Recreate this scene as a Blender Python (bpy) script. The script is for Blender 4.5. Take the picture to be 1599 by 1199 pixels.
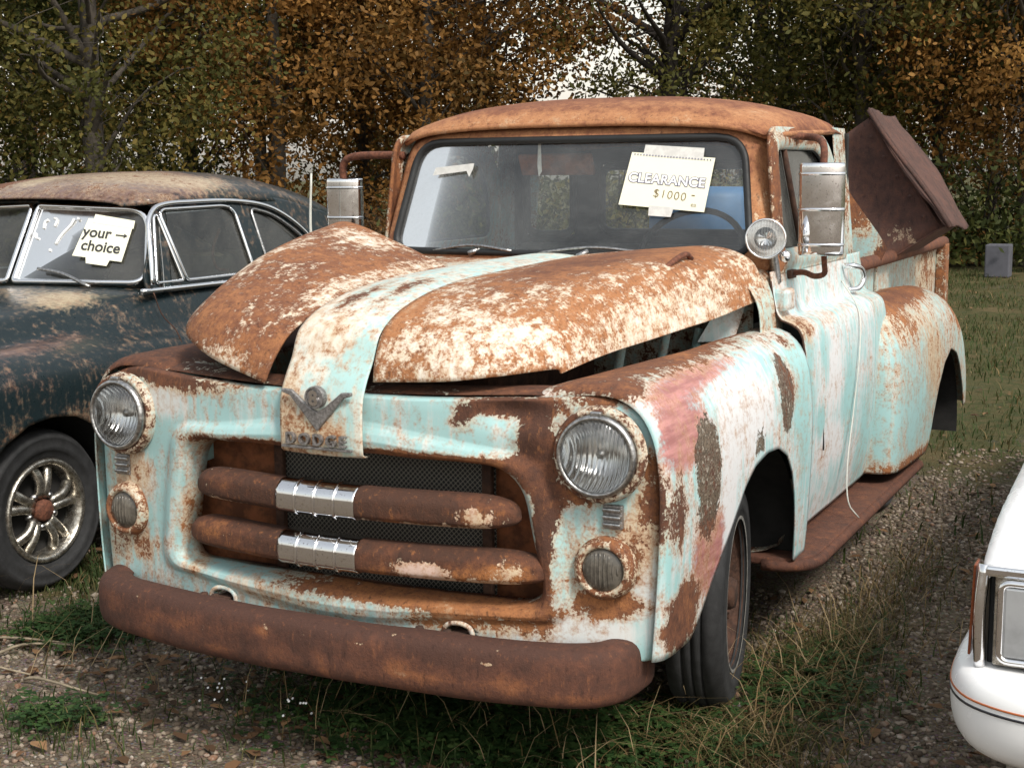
import bpy, bmesh, math, random
import numpy as np
from mathutils import Vector, Matrix, noise as mnoise
R = math.radians
rng = np.random.default_rng(7)
random.seed(7)
sc = bpy.context.scene
for o in list(bpy.data.objects): bpy.data.objects.remove(o)
COL = sc.collection

# ------------------------------------------------------------------ camera
YAW, PITCH, ROLL = R(-26.68), R(8.49), R(-0.524)
cam = bpy.data.cameras.new('camera'); cam.sensor_width = 36; cam.lens = 2208.0 / 1599 * 36
cam.clip_start = .05; cam.clip_end = 600
co = bpy.data.objects.new('camera', cam); COL.objects.link(co)
d = Vector((math.sin(YAW)*math.cos(PITCH), math.cos(YAW)*math.cos(PITCH), -math.sin(PITCH)))
r = Vector((math.cos(YAW), -math.sin(YAW), 0)); u = r.cross(d)
r2 = r*math.cos(ROLL) + u*math.sin(ROLL); u2 = -r*math.sin(ROLL) + u*math.cos(ROLL)
m = Matrix((r2, u2, -d)).transposed().to_4x4(); m.translation = Vector((2.130, -3.103, 1.636))
co.matrix_world = m
sc.camera = co
# ------------------------------------------------------------------ sky, sun, exposure
SUN = Vector((0.80, -0.50, 1.02)).normalized()
w = bpy.data.worlds.new('World'); sc.world = w; w.use_nodes = True
wn = w.node_tree; wn.nodes.clear()
sky = wn.nodes.new('ShaderNodeTexSky'); sky.sky_type = 'NISHITA'; sky.sun_disc = False
sky.sun_elevation = math.asin(SUN.z); sky.sun_rotation = math.atan2(SUN.x, SUN.y)
sky.dust_density = 2.0; sky.air_density = 2.2
hs = wn.nodes.new('ShaderNodeHueSaturation'); hs.inputs['Saturation'].default_value = .28
bg = wn.nodes.new('ShaderNodeBackground'); bg.inputs['Strength'].default_value = .15
wo = wn.nodes.new('ShaderNodeOutputWorld')
wn.links.new(sky.outputs[0], hs.inputs['Color']); wn.links.new(hs.outputs[0], bg.inputs[0]); wn.links.new(bg.outputs[0], wo.inputs[0])
sl = bpy.data.lights.new('sun', 'SUN'); sl.energy = 2.4; sl.angle = R(12); sl.color = (1, .95, .87)
so = bpy.data.objects.new('sun', sl); COL.objects.link(so); so.rotation_euler = SUN.to_track_quat('Z', 'Y').to_euler()
sc.view_settings.view_transform = 'Standard'; sc.view_settings.look = 'None'
sc.view_settings.exposure = 0.42; sc.view_settings.gamma = 1.0; sc.view_settings.use_curve_mapping = False

# ------------------------------------------------------------------ node helpers
def new_mat(name):
    m_ = bpy.data.materials.new(name); m_.use_nodes = True; nt = m_.node_tree; nt.nodes.clear()
    out = nt.nodes.new('ShaderNodeOutputMaterial'); return m_, nt, out
class NB:
    def __init__(s, nt): s.nt = nt
    def n(s, t, **kw):
        nd = s.nt.nodes.new('ShaderNode' + t)
        for k, v in kw.items():
            if k.startswith('p_'): setattr(nd, k[2:], v)
            else: s.set(nd.inputs[int(k[1:]) if k[0] == 'i' and k[1:].isdigit() else k.replace('_', ' ')], v)
        return nd
    def set(s, sock, v):
        if isinstance(v, bpy.types.NodeSocket): s.nt.links.new(v, sock)
        elif isinstance(v, bpy.types.Node): s.nt.links.new(v.outputs[0], sock)
        else:
            if isinstance(v, tuple) and len(v) == 3 and sock.type == 'RGBA': v = (*v, 1)
            sock.default_value = v
    def math(s, op, a, b=0.0, clamp=False):
        nd = s.n('Math', p_operation=op, i0=a, i1=b); nd.use_clamp = clamp; return nd.outputs[0]
    def mix(s, f, a, b):
        nd = s.n('MixRGB', i0=f, i1=a, i2=b); return nd.outputs[0]
    def noise(s, vec, scale, detail=4, rough=.6, dist=0.0):
        return s.n('TexNoise', Vector=vec, Scale=scale, Detail=detail, Roughness=rough, Distortion=dist).outputs['Fac']
    def step(s, x, lo, hi):
        nd = s.n('MapRange', i0=x, i1=lo, i2=hi); nd.interpolation_type = 'SMOOTHSTEP'; return nd.outputs[0]
    def scale(s, vec, v):
        return s.n('VectorMath', p_operation='MULTIPLY', i0=vec, i1=v).outputs[0]
    def obj(s): return s.n('TexCoord').outputs['Object']

def plain(name, col, rough=.6, metal=0.0, var=.25, scale=20, bump=.0, spec=.5, col2=None):
    m_, nt, out = new_mat(name); b = NB(nt); P = b.obj()
    nz = b.noise(P, scale, 6, .65)
    c2 = col2 if col2 else tuple(c*(1-var) for c in col)
    c = b.mix(b.step(nz, .38, .62), col, c2)
    p = b.n('BsdfPrincipled', Base_Color=c, Roughness=rough, Metallic=metal); p.inputs['Specular IOR Level'].default_value = spec
    rr = b.math('ADD', b.math('MULTIPLY', b.noise(P, scale*2.3, 5), .3), rough-.15); b.set(p.inputs['Roughness'], rr)
    if bump: b.set(p.inputs['Normal'], b.n('Bump', Strength=bump, Distance=.01, Height=nz))
    nt.links.new(p.outputs[0], out.inputs[0]); return m_

RUST_D, RUST_M, RUST_O, CREAM = (.070, .031, .020), (.150, .060, .032), (.33, .135, .052), (.58, .46, .31)
def weathered(name, base, chalk, primer=(.30, .12, .11), filler=(.16, .12, .085), rough=.45, stain=CREAM, rd=RUST_D, rm=RUST_M, ro=RUST_O, soft=1.3, brush=0.0):
    """Old paint: 'wear' = rust, chalk, primer, filler amounts, 'wear2' = rust tone, stain. Noise breaks every edge."""
    m_, nt, out = new_mat(name); b = NB(nt); P = b.obj()
    a1 = b.n('Attribute', p_attribute_name='wear'); a2 = b.n('Attribute', p_attribute_name='wear2')
    s1 = b.n('SeparateColor', i0=a1.outputs['Color']); s2 = b.n('SeparateColor', i0=a2.outputs['Color'])
    rust, white, prim, fill = s1.outputs[0], s1.outputs[1], s1.outputs[2], a1.outputs['Alpha']
    tone, stn = s2.outputs[0], s2.outputs[1]
    nA = b.noise(P, 6, 9, .66, .4); nB = b.noise(P, 34, 7, .7); nC = b.noise(P, 130, 4, .65)
    nS = b.noise(b.scale(P, (26, 26, 3.2)), 1.6, 5, .6)
    nBr = b.noise(b.scale(P, (30, 4, 30)), 1.5, 6, .65)
    comb = b.math('ADD', b.math('ADD', b.math('MULTIPLY', nA, .34), b.math('MULTIPLY', nB, .34)), b.math('ADD', b.math('MULTIPLY', nS, .15), b.math('MULTIPLY', nC, .17)))
    dev = b.math('MULTIPLY', b.math('SUBTRACT', comb, .5), 3.4)
    if brush: dev = b.math('ADD', dev, b.math('MULTIPLY', b.math('SUBTRACT', nBr, .5), brush))
    rr = b.math('ADD', b.math('SUBTRACT', rust, .5), dev)
    mr = b.step(rr, -.04*soft, .04*soft)
    halo = b.step(rr, -.46, .03)
    # paint
    wmask = b.step(b.math('ADD', b.math('SUBTRACT', white, .5), b.math('MULTIPLY', b.math('SUBTRACT', b.math('ADD', b.math('MULTIPLY', nS, .55), b.math('MULTIPLY', nA, .45)), .5), 3.0)), -.35, .4)
    pc = b.mix(b.math('MULTIPLY', b.step(nA, .35, .7), .35), base, tuple(c*.8 for c in base))
    pc = b.mix(wmask, pc, chalk)
    pm = b.step(b.math('ADD', b.math('SUBTRACT', prim, .5), b.math('MULTIPLY', dev, .55)), -.14, .16)
    pc = b.mix(pm, pc, b.mix(b.step(nBr, .35, .65), primer, tuple(min(1, c*1.5+.05) for c in primer)))
    # grime speckle
    pc = b.mix(b.math('MULTIPLY', b.step(nB, .52, .75), .22), pc, (.18, .15, .12))
    sm = b.math('MULTIPLY', b.step(b.math('ADD', b.math('SUBTRACT', stn, .5), b.math('MULTIPLY', b.math('SUBTRACT', b.math('ADD', b.math('MULTIPLY', nS, .6), b.math('MULTIPLY', nB, .4)), .5), 2.6)), -.4, .45), .85)
    ora = b.mix(b.step(nB, .4, .62), stain, tuple(.5*(x+y) for x, y in zip(stain, ro)))
    pc = b.mix(sm, pc, ora)
    pc = b.mix(b.math('MULTIPLY', halo, .72), pc, b.mix(b.step(nC, .42, .6), ora, ro))
    # filler patch
    fm = b.step(b.math('ADD', b.math('SUBTRACT', fill, .5), b.math('MULTIPLY', dev, .8)), -.03, .04)
    fc = b.mix(b.step(nC, .42, .60), filler, tuple(c*.42 for c in filler)); fc = b.mix(b.math('MULTIPLY', b.step(b.noise(P, 75, 3, .55), .57, .66), .85), fc, (.40, .36, .30))
    fc = b.mix(b.math('MULTIPLY', b.step(nA, .45, .6), .5), fc, rd)
    pc = b.mix(fm, pc, fc)
    # rust colour
    t = b.math('ADD', tone, b.math('MULTIPLY', b.math('SUBTRACT', b.math('ADD', b.math('MULTIPLY', nB, .5), b.math('MULTIPLY', nA, .5)), .5), 3.0))
    rc = b.mix(b.step(t, -.1, .5), rd, rm); rc = b.mix(b.step(t, .35, 1.0), rc, ro)
    rc = b.mix(b.math('MULTIPLY', b.step(t, .95, 1.45), .6), rc, stain)
    nD = b.noise(P, 280, 3, .6); nE = b.noise(b.scale(P, (1, 1, .35)), 62, 5, .7)
    rc = b.mix(b.math('MULTIPLY', b.step(nC, .5, .70), .5), rc, rd); rc = b.mix(b.math('MULTIPLY', b.step(nE, .56, .70), .5), rc, ro); rc = b.mix(b.math('MULTIPLY', b.step(nE, .44, .32), .6), rc, tuple(c*.55 for c in rd))
    colr = b.mix(mr, pc, rc)
    ro_ = b.mix(mr, (rough,)*3, (.86,)*3)
    ro2 = b.math('ADD', ro_, b.math('MULTIPLY', b.math('SUBTRACT', nB, .5), .35), True)
    p = b.n('BsdfPrincipled', Base_Color=colr, Roughness=ro2); p.inputs['Specular IOR Level'].default_value = .35
    h = b.math('ADD', b.math('MULTIPLY', mr, b.math('ADD', b.math('ADD', b.math('MULTIPLY', nC, .6), b.math('MULTIPLY', nD, .35)), b.math('SUBTRACT', nE, 1.0))), b.math('MULTIPLY', fm, b.math('MULTIPLY', nC, .8)))
    b.set(p.inputs['Normal'], b.n('Bump', Strength=.6, Distance=.005, Height=h))
    nt.links.new(p.outputs[0], out.inputs[0]); return m_

def glass(name, tint=(.8, .85, .84), dust=.15, dustcol=(.42, .42, .40), refl=.5, streak=True):
    m_, nt, out = new_mat(name); b = NB(nt); P = b.obj()
    tr = b.n('BsdfTransparent', Color=tint); gl = b.n('BsdfGlossy', Roughness=.16, Color=(1, 1, 1))
    df = b.n('BsdfDiffuse', Color=dustcol)
    fr = b.n('Fresnel', IOR=1.5)
    s = b.n('MixShader', i0=b.math('ADD', b.math('MULTIPLY', fr.outputs[0], .9), .02), i1=tr.outputs[0], i2=gl.outputs[0])
    nz = b.noise(P, 3.0, 8, .7, .6); nf = b.noise(P, 90, 4, .7)
    dm = b.math('MULTIPLY', b.math('ADD', b.step(nz, .25, .8), b.math('MULTIPLY', b.step(nf, .5, .8), .5)), dust*1.6, True)
    s2 = b.n('MixShader', i0=dm, i1=s.outputs[0], i2=df.outputs[0])
    nt.links.new(s2.outputs[0], out.inputs[0]); return m_

M = {}
TEAL, CHALK = (.335, .52, .515), (.61, .62, .605)
M['teal'] = weathered('weathered_teal_paint', TEAL, CHALK)
M['hood'] = weathered('weathered_hood_paint', (.37, .555, .54), (.70, .66, .58), rm=(.165, .064, .033), ro=(.35, .150, .062), soft=3.6, brush=.9)
M['roof'] = weathered('rusted_roof_paint', (.45, .30, .17), (.60, .42, .25), rd=(.11, .043, .027), rm=(.21, .080, .042), ro=(.40, .185, .085))
M['fender'] = weathered('primer_patched_paint', (.32, .53, .525), (.66, .65, .65), soft=2.0, brush=.5)
M['bumper'] = weathered('brown_rust_steel', (.2, .1, .06), (.3, .2, .15), rd=(.066, .030, .021), rm=(.115, .047, .029), ro=(.22, .085, .038))
M['bars'] = weathered('rusted_grille_steel', (.50, .36, .30), (.62, .45, .38), rd=(.060, .027, .017), rm=(.115, .045, .024), ro=(.33, .13, .045))
M['navy'] = weathered('weathered_navy_paint', (.009, .0165, .019), (.026, .033, .035), primer=(.075, .036, .026), rough=.32, stain=(.50, .40, .26), rd=(.05, .024, .017), rm=(.10, .043, .027), ro=(.17, .075, .042))
M['load'] = weathered('dark_rust_sheet', (.10, .055, .045), (.2, .15, .12), rd=(.058, .032, .026), rm=(.105, .052, .040), ro=(.17, .075, .045))
M['white'] = plain('white_car_paint', (.80, .80, .80), .25, 0, .04, 6)
def chrome(name, col, rough, smudge=.12):
    m_, nt, out = new_mat(name); b = NB(nt); P = b.obj(); nz = b.noise(P, 14, 5, .6); nf = b.noise(P, 160, 3, .6)
    c = b.mix(b.math('MULTIPLY', b.step(nf, .60, .72), .6), col, (.16, .10, .06)); rr = b.math('ADD', b.math('MULTIPLY', b.step(nz, .4, .8), smudge), rough)
    p = b.n('BsdfPrincipled', Base_Color=c, Metallic=1.0, Roughness=rr); nt.links.new(p.outputs[0], out.inputs[0]); return m_
M['chrome'] = chrome('pitted_chrome', (.80, .80, .81), .07)
M['chrome_dull'] = plain('dull_chrome', (.50, .49, .48), .33, 1.0, .45, 90, .2)
M['potmetal'] = plain('grey_pot_metal', (.34, .32, .31), .5, .75, .4, 120, .3)
M['rustpipe'] = plain('rusty_pipe', (.17, .060, .032), .85, 0, .5, 60, .5)
M['darkrust'] = plain('dark_rust', (.075, .034, .020), .9, 0, .5, 30, .5)
M['orangerust'] = plain('orange_rust_panel', (.24, .080, .030), .9, 0, .6, 14, .4)
M['rubber'] = plain('old_tyre_rubber', (.014, .014, .0145), .8, 0, -.7, 25, .2)
M['black'] = plain('black_rubber_seal', (.012, .013, .014), .6, 0, .3, 20)
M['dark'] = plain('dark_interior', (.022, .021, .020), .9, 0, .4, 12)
M['seat'] = plain('grey_seat_cloth', (.10, .095, .085), .95, 0, .4, 12)
M['cloth'] = plain('tan_torn_upholstery', (.32, .26, .18), .95, 0, .5, 9, .6)
M['paper'] = plain('cream_paper', (.80, .78, .62), .8, 0, .03, 10)
M['tape'] = plain('masking_tape', (.62, .61, .58), .6, 0, .15, 40)
M['ink'] = plain('black_ink', (.03, .03, .03), .7, 0, .1, 20)
M['inkbrown'] = plain('brown_marker', (.16, .11, .04), .7, 0, .1, 20)
M['inkgrey'] = plain('grey_outline_ink', (.15, .15, .20), .7, 0, .1, 20)
M['inkwhite'] = plain('white_print', (.90, .90, .92), .7, 0, .02, 20)
M['whitemark'] = plain('white_shoe_polish', (.8, .8, .8), .8, 0, .05, 20)
M['wire'] = plain('pale_wire', (.55, .55, .50), .5, 0, .1, 20)
M['amber'] = plain('amber_marker', (.22, .055, .018), .25, 0, .2, 30)
M['parklens'] = plain('dirty_ribbed_lens', (.13, .115, .095), .2, 0, .4, 40)
M['wscreen'] = glass('dusty_windshield', (.80, .83, .82), .10, (.36, .37, .37))
M['wside'] = glass('dusty_side_glass', (.55, .60, .58), .14, (.30, .30, .28))
M['wrear'] = glass('clear_rear_glass', (.88, .90, .89), .03, (.36, .37, .36))
M['wsedan'] = glass('sedan_glass', (.42, .46, .44), .09, (.34, .33, .29))
M['whitewall'] = plain('dirty_whitewall', (.22, .21, .19), .8, 0, .4, 30)
M['oldchrome'] = plain('rusty_chrome', (.56, .53, .47), .28, .9, .5, 45, .15, col2=(.27, .24, .20))
M['lampgrey'] = plain('grey_lamp_glass', (.42, .43, .44), .12, .3, .3, 4)
M['blue'] = plain('blue_plastic', (.05, .17, .36), .5, 0, .2, 5)
M['concrete'] = plain('grey_block', (.085, .085, .10), .9, 0, .15, 8, .3)
M['stripe_black'] = plain('black_pinstripe', (.02, .02, .025), .4, 0, .1, 20)
M['stripe_orange'] = plain('orange_pinstripe', (.40, .11, .03), .4, 0, .1, 20)

def lens_mat():
    m_, nt, out = new_mat('fluted_headlamp_glass'); b = NB(nt); P = b.obj()
    wv = b.n('TexWave', Vector=P, Scale=34.0, Distortion=.0); wv.bands_direction = 'X'
    bp = b.n('Bump', Strength=.35, Distance=.003, Height=wv.outputs['Fac'])
    tr = b.n('BsdfTransparent', Color=(.90, .91, .91)); gl = b.n('BsdfGlossy', Roughness=.04, Normal=bp.outputs[0])
    fr = b.n('Fresnel', IOR=1.6, Normal=bp.outputs[0])
    s = b.n('MixShader', i0=b.math('ADD', fr.outputs[0], .06), i1=tr.outputs[0], i2=gl.outputs[0])
    df = b.n('BsdfDiffuse', Color=(.5, .5, .48))
    s2 = b.n('MixShader', i0=b.math('MULTIPLY', b.step(b.noise(P, 25, 5), .4, .75), .25), i1=s.outputs[0], i2=df.outputs[0])
    nt.links.new(s2.outputs[0], out.inputs[0]); return m_
M['lens'] = lens_mat()
def reflector_mat():
    m_, nt, out = new_mat('silver_reflector'); b = NB(nt); P = b.obj()
    wv = b.n('TexWave', Vector=P, Scale=26.0, Distortion=.3); wv.bands_direction = 'X'
    bp = b.n('Bump', Strength=.35, Distance=.004, Height=wv.outputs['Fac'])
    p = b.n('BsdfPrincipled', Base_Color=(.82, .82, .82), Metallic=1.0, Roughness=.16, Normal=bp.outputs[0])
    nt.links.new(p.outputs[0], out.inputs[0]); return m_
M['reflector'] = reflector_mat()
def mesh_mat():
    m_, nt, out = new_mat('radiator_wire_mesh'); b = NB(nt); P = b.obj()
    k = 420.0
    sx = b.n('SeparateXYZ', Vector=P)
    a = b.math('SINE', b.math('MULTIPLY', b.math('ADD', sx.outputs[0], sx.outputs[2]), k)); c = b.math('SINE', b.math('MULTIPLY', b.math('SUBTRACT', sx.outputs[0], sx.outputs[2]), k))
    h = b.math('MAXIMUM', a, c)
    col = b.mix(b.step(h, .72, .95), (.012, .012, .012), (.20, .18, .15))
    p = b.n('BsdfPrincipled', Base_Color=col, Roughness=.6, Metallic=.3)
    nt.links.new(p.outputs[0], out.inputs[0]); return m_
M['mesh'] = mesh_mat()

# ------------------------------------------------------------------ geometry helpers
def tag(o, label=None, cat=None, group=None, kind=None):
    if label: o['label'] = label
    if cat: o['category'] = cat
    if group: o['group'] = group
    if kind: o['kind'] = kind
    return o
def thing(name, loc, label, cat, group=None):
    e = bpy.data.objects.new(name, None); e.location = loc; e.empty_display_size = .2; COL.objects.link(e)
    return tag(e, label, cat, group)
def link(name, me, mat, parent=None, smooth=True):
    o = bpy.data.objects.new(name, me); COL.objects.link(o)
    if mat is not None: me.materials.append(M[mat] if isinstance(mat, str) else mat)
    if parent is not None:
        o.parent = parent; o.matrix_parent_inverse = Matrix.Translation(-Vector(parent.location)) if parent.type == 'EMPTY' else Matrix.Identity(4)
    if smooth and len(me.polygons): me.polygons.foreach_set('use_smooth', [True]*len(me.polygons))
    return o
def pydata(name, V, F, mat, parent=None, smooth=True):
    me = bpy.data.meshes.new(name); me.from_pydata([tuple(v) for v in V], [], F); me.update(); return link(name, me, mat, parent, smooth)
def solid(o, t, off=-1):
    md = o.modifiers.new('s', 'SOLIDIFY'); md.thickness = t; md.offset = off; return o
def bev(o, wd, seg=2):
    md = o.modifiers.new('b', 'BEVEL'); md.width = wd; md.segments = seg; md.limit_method = 'ANGLE'; return o
def cr(P, n, closed=False):
    """Catmull-Rom resample of control points (k,dim) to n points along even parameter by chord length"""
    P = np.asarray(P, float); k = len(P)
    L = np.r_[0, np.cumsum(np.linalg.norm(np.diff(P, axis=0), axis=1) + 1e-9)]
    t = np.linspace(0, L[-1], n); i = np.clip(np.searchsorted(L, t, 'right')-1, 0, k-2)
    m_ = np.zeros_like(P)
    m_[1:-1] = (P[2:]-P[:-2])/(L[2:]-L[:-2])[:, None]; m_[0] = (P[1]-P[0])/(L[1]-L[0]); m_[-1] = (P[-1]-P[-2])/(L[-1]-L[-2])
    h = (L[i+1]-L[i])[:, None]; s = ((t-L[i])[:, None])/h
    return (2*s**3-3*s**2+1)*P[i] + (s**3-2*s**2+s)*h*m_[i] + (-2*s**3+3*s**2)*P[i+1] + (s**3-s**2)*h*m_[i+1]
def cr_u(P, n):
    """resample by index parameter (keeps rows aligned)"""
    P = np.asarray(P, float); k = len(P); sh = P.shape[1:]; Q = P.reshape(k, -1)
    t = np.linspace(0, k-1, n); i = np.clip(t.astype(int), 0, k-2); s = (t-i)[:, None]
    m_ = np.zeros_like(Q); m_[1:-1] = (Q[2:]-Q[:-2])/2; m_[0] = Q[1]-Q[0]; m_[-1] = Q[-1]-Q[-2]
    o = (2*s**3-3*s**2+1)*Q[i] + (s**3-2*s**2+s)*m_[i] + (-2*s**3+3*s**2)*Q[i+1] + (s**3-s**2)*m_[i+1]
    return o.reshape((n,)+sh)
def loft(rows, nu, nv):
    rows = [cr(rw, nv) for rw in rows]; return cr_u(np.array(rows), nu)
def wob(G, amp, sc_=3.0, seed=0.0):
    """uneven sheet metal: low noise displacement"""
    G = np.array(G, float); f = G.reshape(-1, 3)
    for k in range(len(f)):
        v = Vector(f[k]*sc_) + Vector((seed, seed*.7, -seed)); f[k] += np.array(mnoise.noise_vector(v))*amp
    return f.reshape(G.shape)
def wear_attr(me, spec, sec):
    """spec: base dict + blobs [(channels dict, centre, radii)]; soft-edged amounts of wear"""
    n = len(me.vertices); V = np.empty(n*3, np.float32); me.vertices.foreach_get('co', V); V = V.reshape(-1, 3)
    ch = {c: np.full(n, spec[0].get(c, 0.0)) for c in ('rust', 'white', 'prim', 'fill', 'tone', 'stain')}
    ch['tone'] += .0
    for c, p, rd in spec[1]:
        q = (V-np.array(p))/np.array(rd); f = np.exp(-np.sum(q*q, axis=1)**1.4)
        for kx, a in c.items(): ch[kx] = ch[kx] + a*f
    A = np.stack([np.clip(ch[c], -.3, 1.3) for c in ('rust', 'white', 'prim', 'fill')], 1).astype(np.float32)
    B = np.stack([np.clip(ch['tone'], -.5, 1.5), np.clip(ch['stain'], -.3, 1.3), np.zeros(n), np.ones(n)], 1).astype(np.float32)
    for nm, D in (('wear', A), ('wear2', B)):
        at = me.attributes.new(nm, 'FLOAT_COLOR', 'POINT'); at.data.foreach_set('color', D.ravel())
def grid(name, G, mat, parent=None, wear=None, th=0, closed_u=False, closed_v=False, keep=None, off=-1):
    G = np.asarray(G); nu, nv = G.shape[:2]
    F = []
    for i in range(nu if closed_u else nu-1):
        for j in range(nv if closed_v else nv-1):
            f = (i*nv+j, ((i+1) % nu)*nv+j, ((i+1) % nu)*nv+(j+1) % nv, i*nv+(j+1) % nv)
            if keep is None or keep(*(np.mean([G[a//nv, a % nv] for a in f], axis=0))): F.append(f)
    V = G.reshape(-1, 3)
    if keep is not None:
        used = sorted({a for f in F for a in f}); mp = {a: k for k, a in enumerate(used)}; V = V[used]; F = [tuple(mp[a] for a in f) for f in F]
    o = pydata(name, V, F, mat, parent)
    if wear: wear_attr(o.data, wear, None)
    if th: solid(o, th, off)
    return o
def tube(name, path, rad, mat, parent=None, seg=10, n=None, closed=False, wear=None, flat=None):
    P = np.asarray(path, float)
    if n:
        P = cr(np.vstack([P, P[:1]]), n+1)[:-1] if closed else cr(P, n)
    k = len(P); rad = np.broadcast_to(rad, (k,)) if np.ndim(rad) == 0 or len(np.atleast_1d(rad)) == k else np.interp(np.linspace(0, 1, k), np.linspace(0, 1, len(rad)), rad)
    if closed: T = np.roll(P, -1, 0)-np.roll(P, 1, 0)
    else: T = np.gradient(P, axis=0)
    T /= np.linalg.norm(T, axis=1)[:, None]+1e-12
    up = np.array([0, 0, 1.0]) if abs(T[0][2]) < .9 else np.array([0, 1.0, 0])
    nrm = np.cross(T[0], up); nrm /= np.linalg.norm(nrm); V = []
    for i in range(k):
        nrm = nrm-T[i]*(nrm@T[i]); nrm /= np.linalg.norm(nrm); bn = np.cross(T[i], nrm)
        for s in range(seg):
            a = 2*math.pi*s/seg; V.append(P[i]+rad[i]*(math.cos(a)*nrm+math.sin(a)*bn))
    F = []
    for i in range(k if closed else k-1):
        for s in range(seg):
            F.append((i*seg+s, i*seg+(s+1) % seg, ((i+1) % k)*seg+(s+1) % seg, ((i+1) % k)*seg+s))
    if not closed: F += [tuple(range(seg))[::-1], tuple((k-1)*seg+s for s in range(seg))]
    o = pydata(name, V, F, mat, parent)
    if wear: wear_attr(o.data, wear, None)
    return o
def frame_of(axis):
    a = np.array(axis, float); a /= np.linalg.norm(a); t = np.array([0, 0, 1.0]) if abs(a[2]) < .9 else np.array([1.0, 0, 0])
    e1 = np.cross(t, a); e1 /= np.linalg.norm(e1); e2 = np.cross(a, e1); return a, e1, e2
def lathe(name, prof, center, axis, mat, parent=None, seg=40, wear=None, squash=1.0):
    """prof: (radius, along axis)"""
    a, e1, e2 = frame_of(axis); c = np.array(center, float); V = []; k = len(prof)
    for rr, h in prof:
        for s in range(seg):
            t = 2*math.pi*s/seg; V.append(c+a*h+rr*(math.cos(t)*e1+squash*math.sin(t)*e2))
    F = [(i*seg+s, i*seg+(s+1) % seg, (i+1)*seg+(s+1) % seg, (i+1)*seg+s) for i in range(k-1) for s in range(seg)]
    o = pydata(name, V, F, mat, parent)
    if wear: wear_attr(o.data, wear, None)
    return o
def box(name, c, s, mat, parent=None, rot=None, b=.004, wear=None, sub=0):
    hx, hy, hz = [x/2 for x in s]; V = [(x, y, z) for x in (-hx, hx) for y in (-hy, hy) for z in (-hz, hz)]
    F = [(0, 1, 3, 2), (4, 6, 7, 5), (0, 4, 5, 1), (2, 3, 7, 6), (0, 2, 6, 4), (1, 5, 7, 3)]
    Mx = rot if rot is not None else Matrix.Identity(3)
    V = [Mx @ Vector(v) + Vector(c) for v in V]
    me = bpy.data.meshes.new(name); me.from_pydata(V, [], F)
    if sub:
        bm = bmesh.new(); bm.from_mesh(me); bmesh.ops.subdivide_edges(bm, edges=bm.edges[:], cuts=sub, use_grid_fill=True); bm.to_mesh(me); bm.free()
    o = link(name, me, mat, parent, False)
    if wear: wear_attr(o.data, wear, None)
    if b: bev(o, b)
    return o
def prism(name, pts, thick, mat, parent=None, b=0):
    """flat outline (3D coplanar pts) extruded along its normal by thick"""
    P = [Vector(p) for p in pts]; nrm = Vector((0, 0, 0))
    for i in range(len(P)): nrm += P[i].cross(P[(i+1) % len(P)])
    nrm.normalize(); k = len(P); V = [p for p in P]+[p+nrm*thick for p in P]
    F = [tuple(range(k))[::-1], tuple(range(k, 2*k))]+[(i, (i+1) % k, k+(i+1) % k, k+i) for i in range(k)]
    o = pydata(name, V, F, mat, parent, False)
    if b: bev(o, b)
    return o
def text(name, s, mat, parent, M4, size, extrude=.001, offset=0.0, spacing=1.0, align='CENTER'):
    cu = bpy.data.curves.new(name, 'FONT'); cu.body = s; cu.size = size; cu.extrude = extrude; cu.offset = offset; cu.align_x = align; cu.space_character = spacing
    to = bpy.data.objects.new('tmp', cu); COL.objects.link(to)
    me = bpy.data.meshes.new_from_object(to.evaluated_get(bpy.context.evaluated_depsgraph_get())); bpy.data.objects.remove(to)
    me.name = name; me.transform(M4); return link(name, me, mat, parent, False)
def basis(o, ex, ey):
    ex = Vector(ex).normalized(); ey = Vector(ey); ey = (ey-ex*ey.dot(ex)).normalized(); ez = ex.cross(ey)
    m_ = Matrix((ex, ey, ez)).transposed().to_4x4(); m_.translation = Vector(o); return m_
def roundpoly(pts, rad, n=8):
    """2D polygon with rounded corners"""
    out = []; k = len(pts); rad = [rad]*k if np.ndim(rad) == 0 else rad
    for i in range(k):
        p, a, c = np.array(pts[i], float), np.array(pts[i-1], float), np.array(pts[(i+1) % k], float)
        e1 = (a-p)/np.linalg.norm(a-p); e2 = (c-p)/np.linalg.norm(c-p)
        p1, p2 = p+e1*rad[i], p+e2*rad[i]
        for t in np.linspace(0, 1, n): out.append((1-t)**2*p1+2*t*(1-t)*p+t*t*p2)
    return np.array(out)
def star(loop, cen, sx, sz, n):
    """sample closed 2D loop at n even angles about cen (axes scaled)"""
    L = (np.asarray(loop)-cen)/np.array([sx, sz]); k = len(L); out = []
    for a in np.linspace(0, 2*math.pi, n, endpoint=False):
        dv = np.array([math.cos(a), math.sin(a)]); best = None
        for i in range(k):
            p, q = L[i], L[(i+1) % k]; e = q-p; den = dv[0]*e[1]-dv[1]*e[0]
            if abs(den) < 1e-12: continue
            t = (p[0]*e[1]-p[1]*e[0])/den; s = (p[0]*dv[1]-p[1]*dv[0])/den
            if t > 0 and -1e-6 <= s <= 1+1e-6 and (best is None or t < best): best = t
        out.append(dv*(best if best else 1.0))
    return np.array(out)*np.array([sx, sz])+cen
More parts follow.
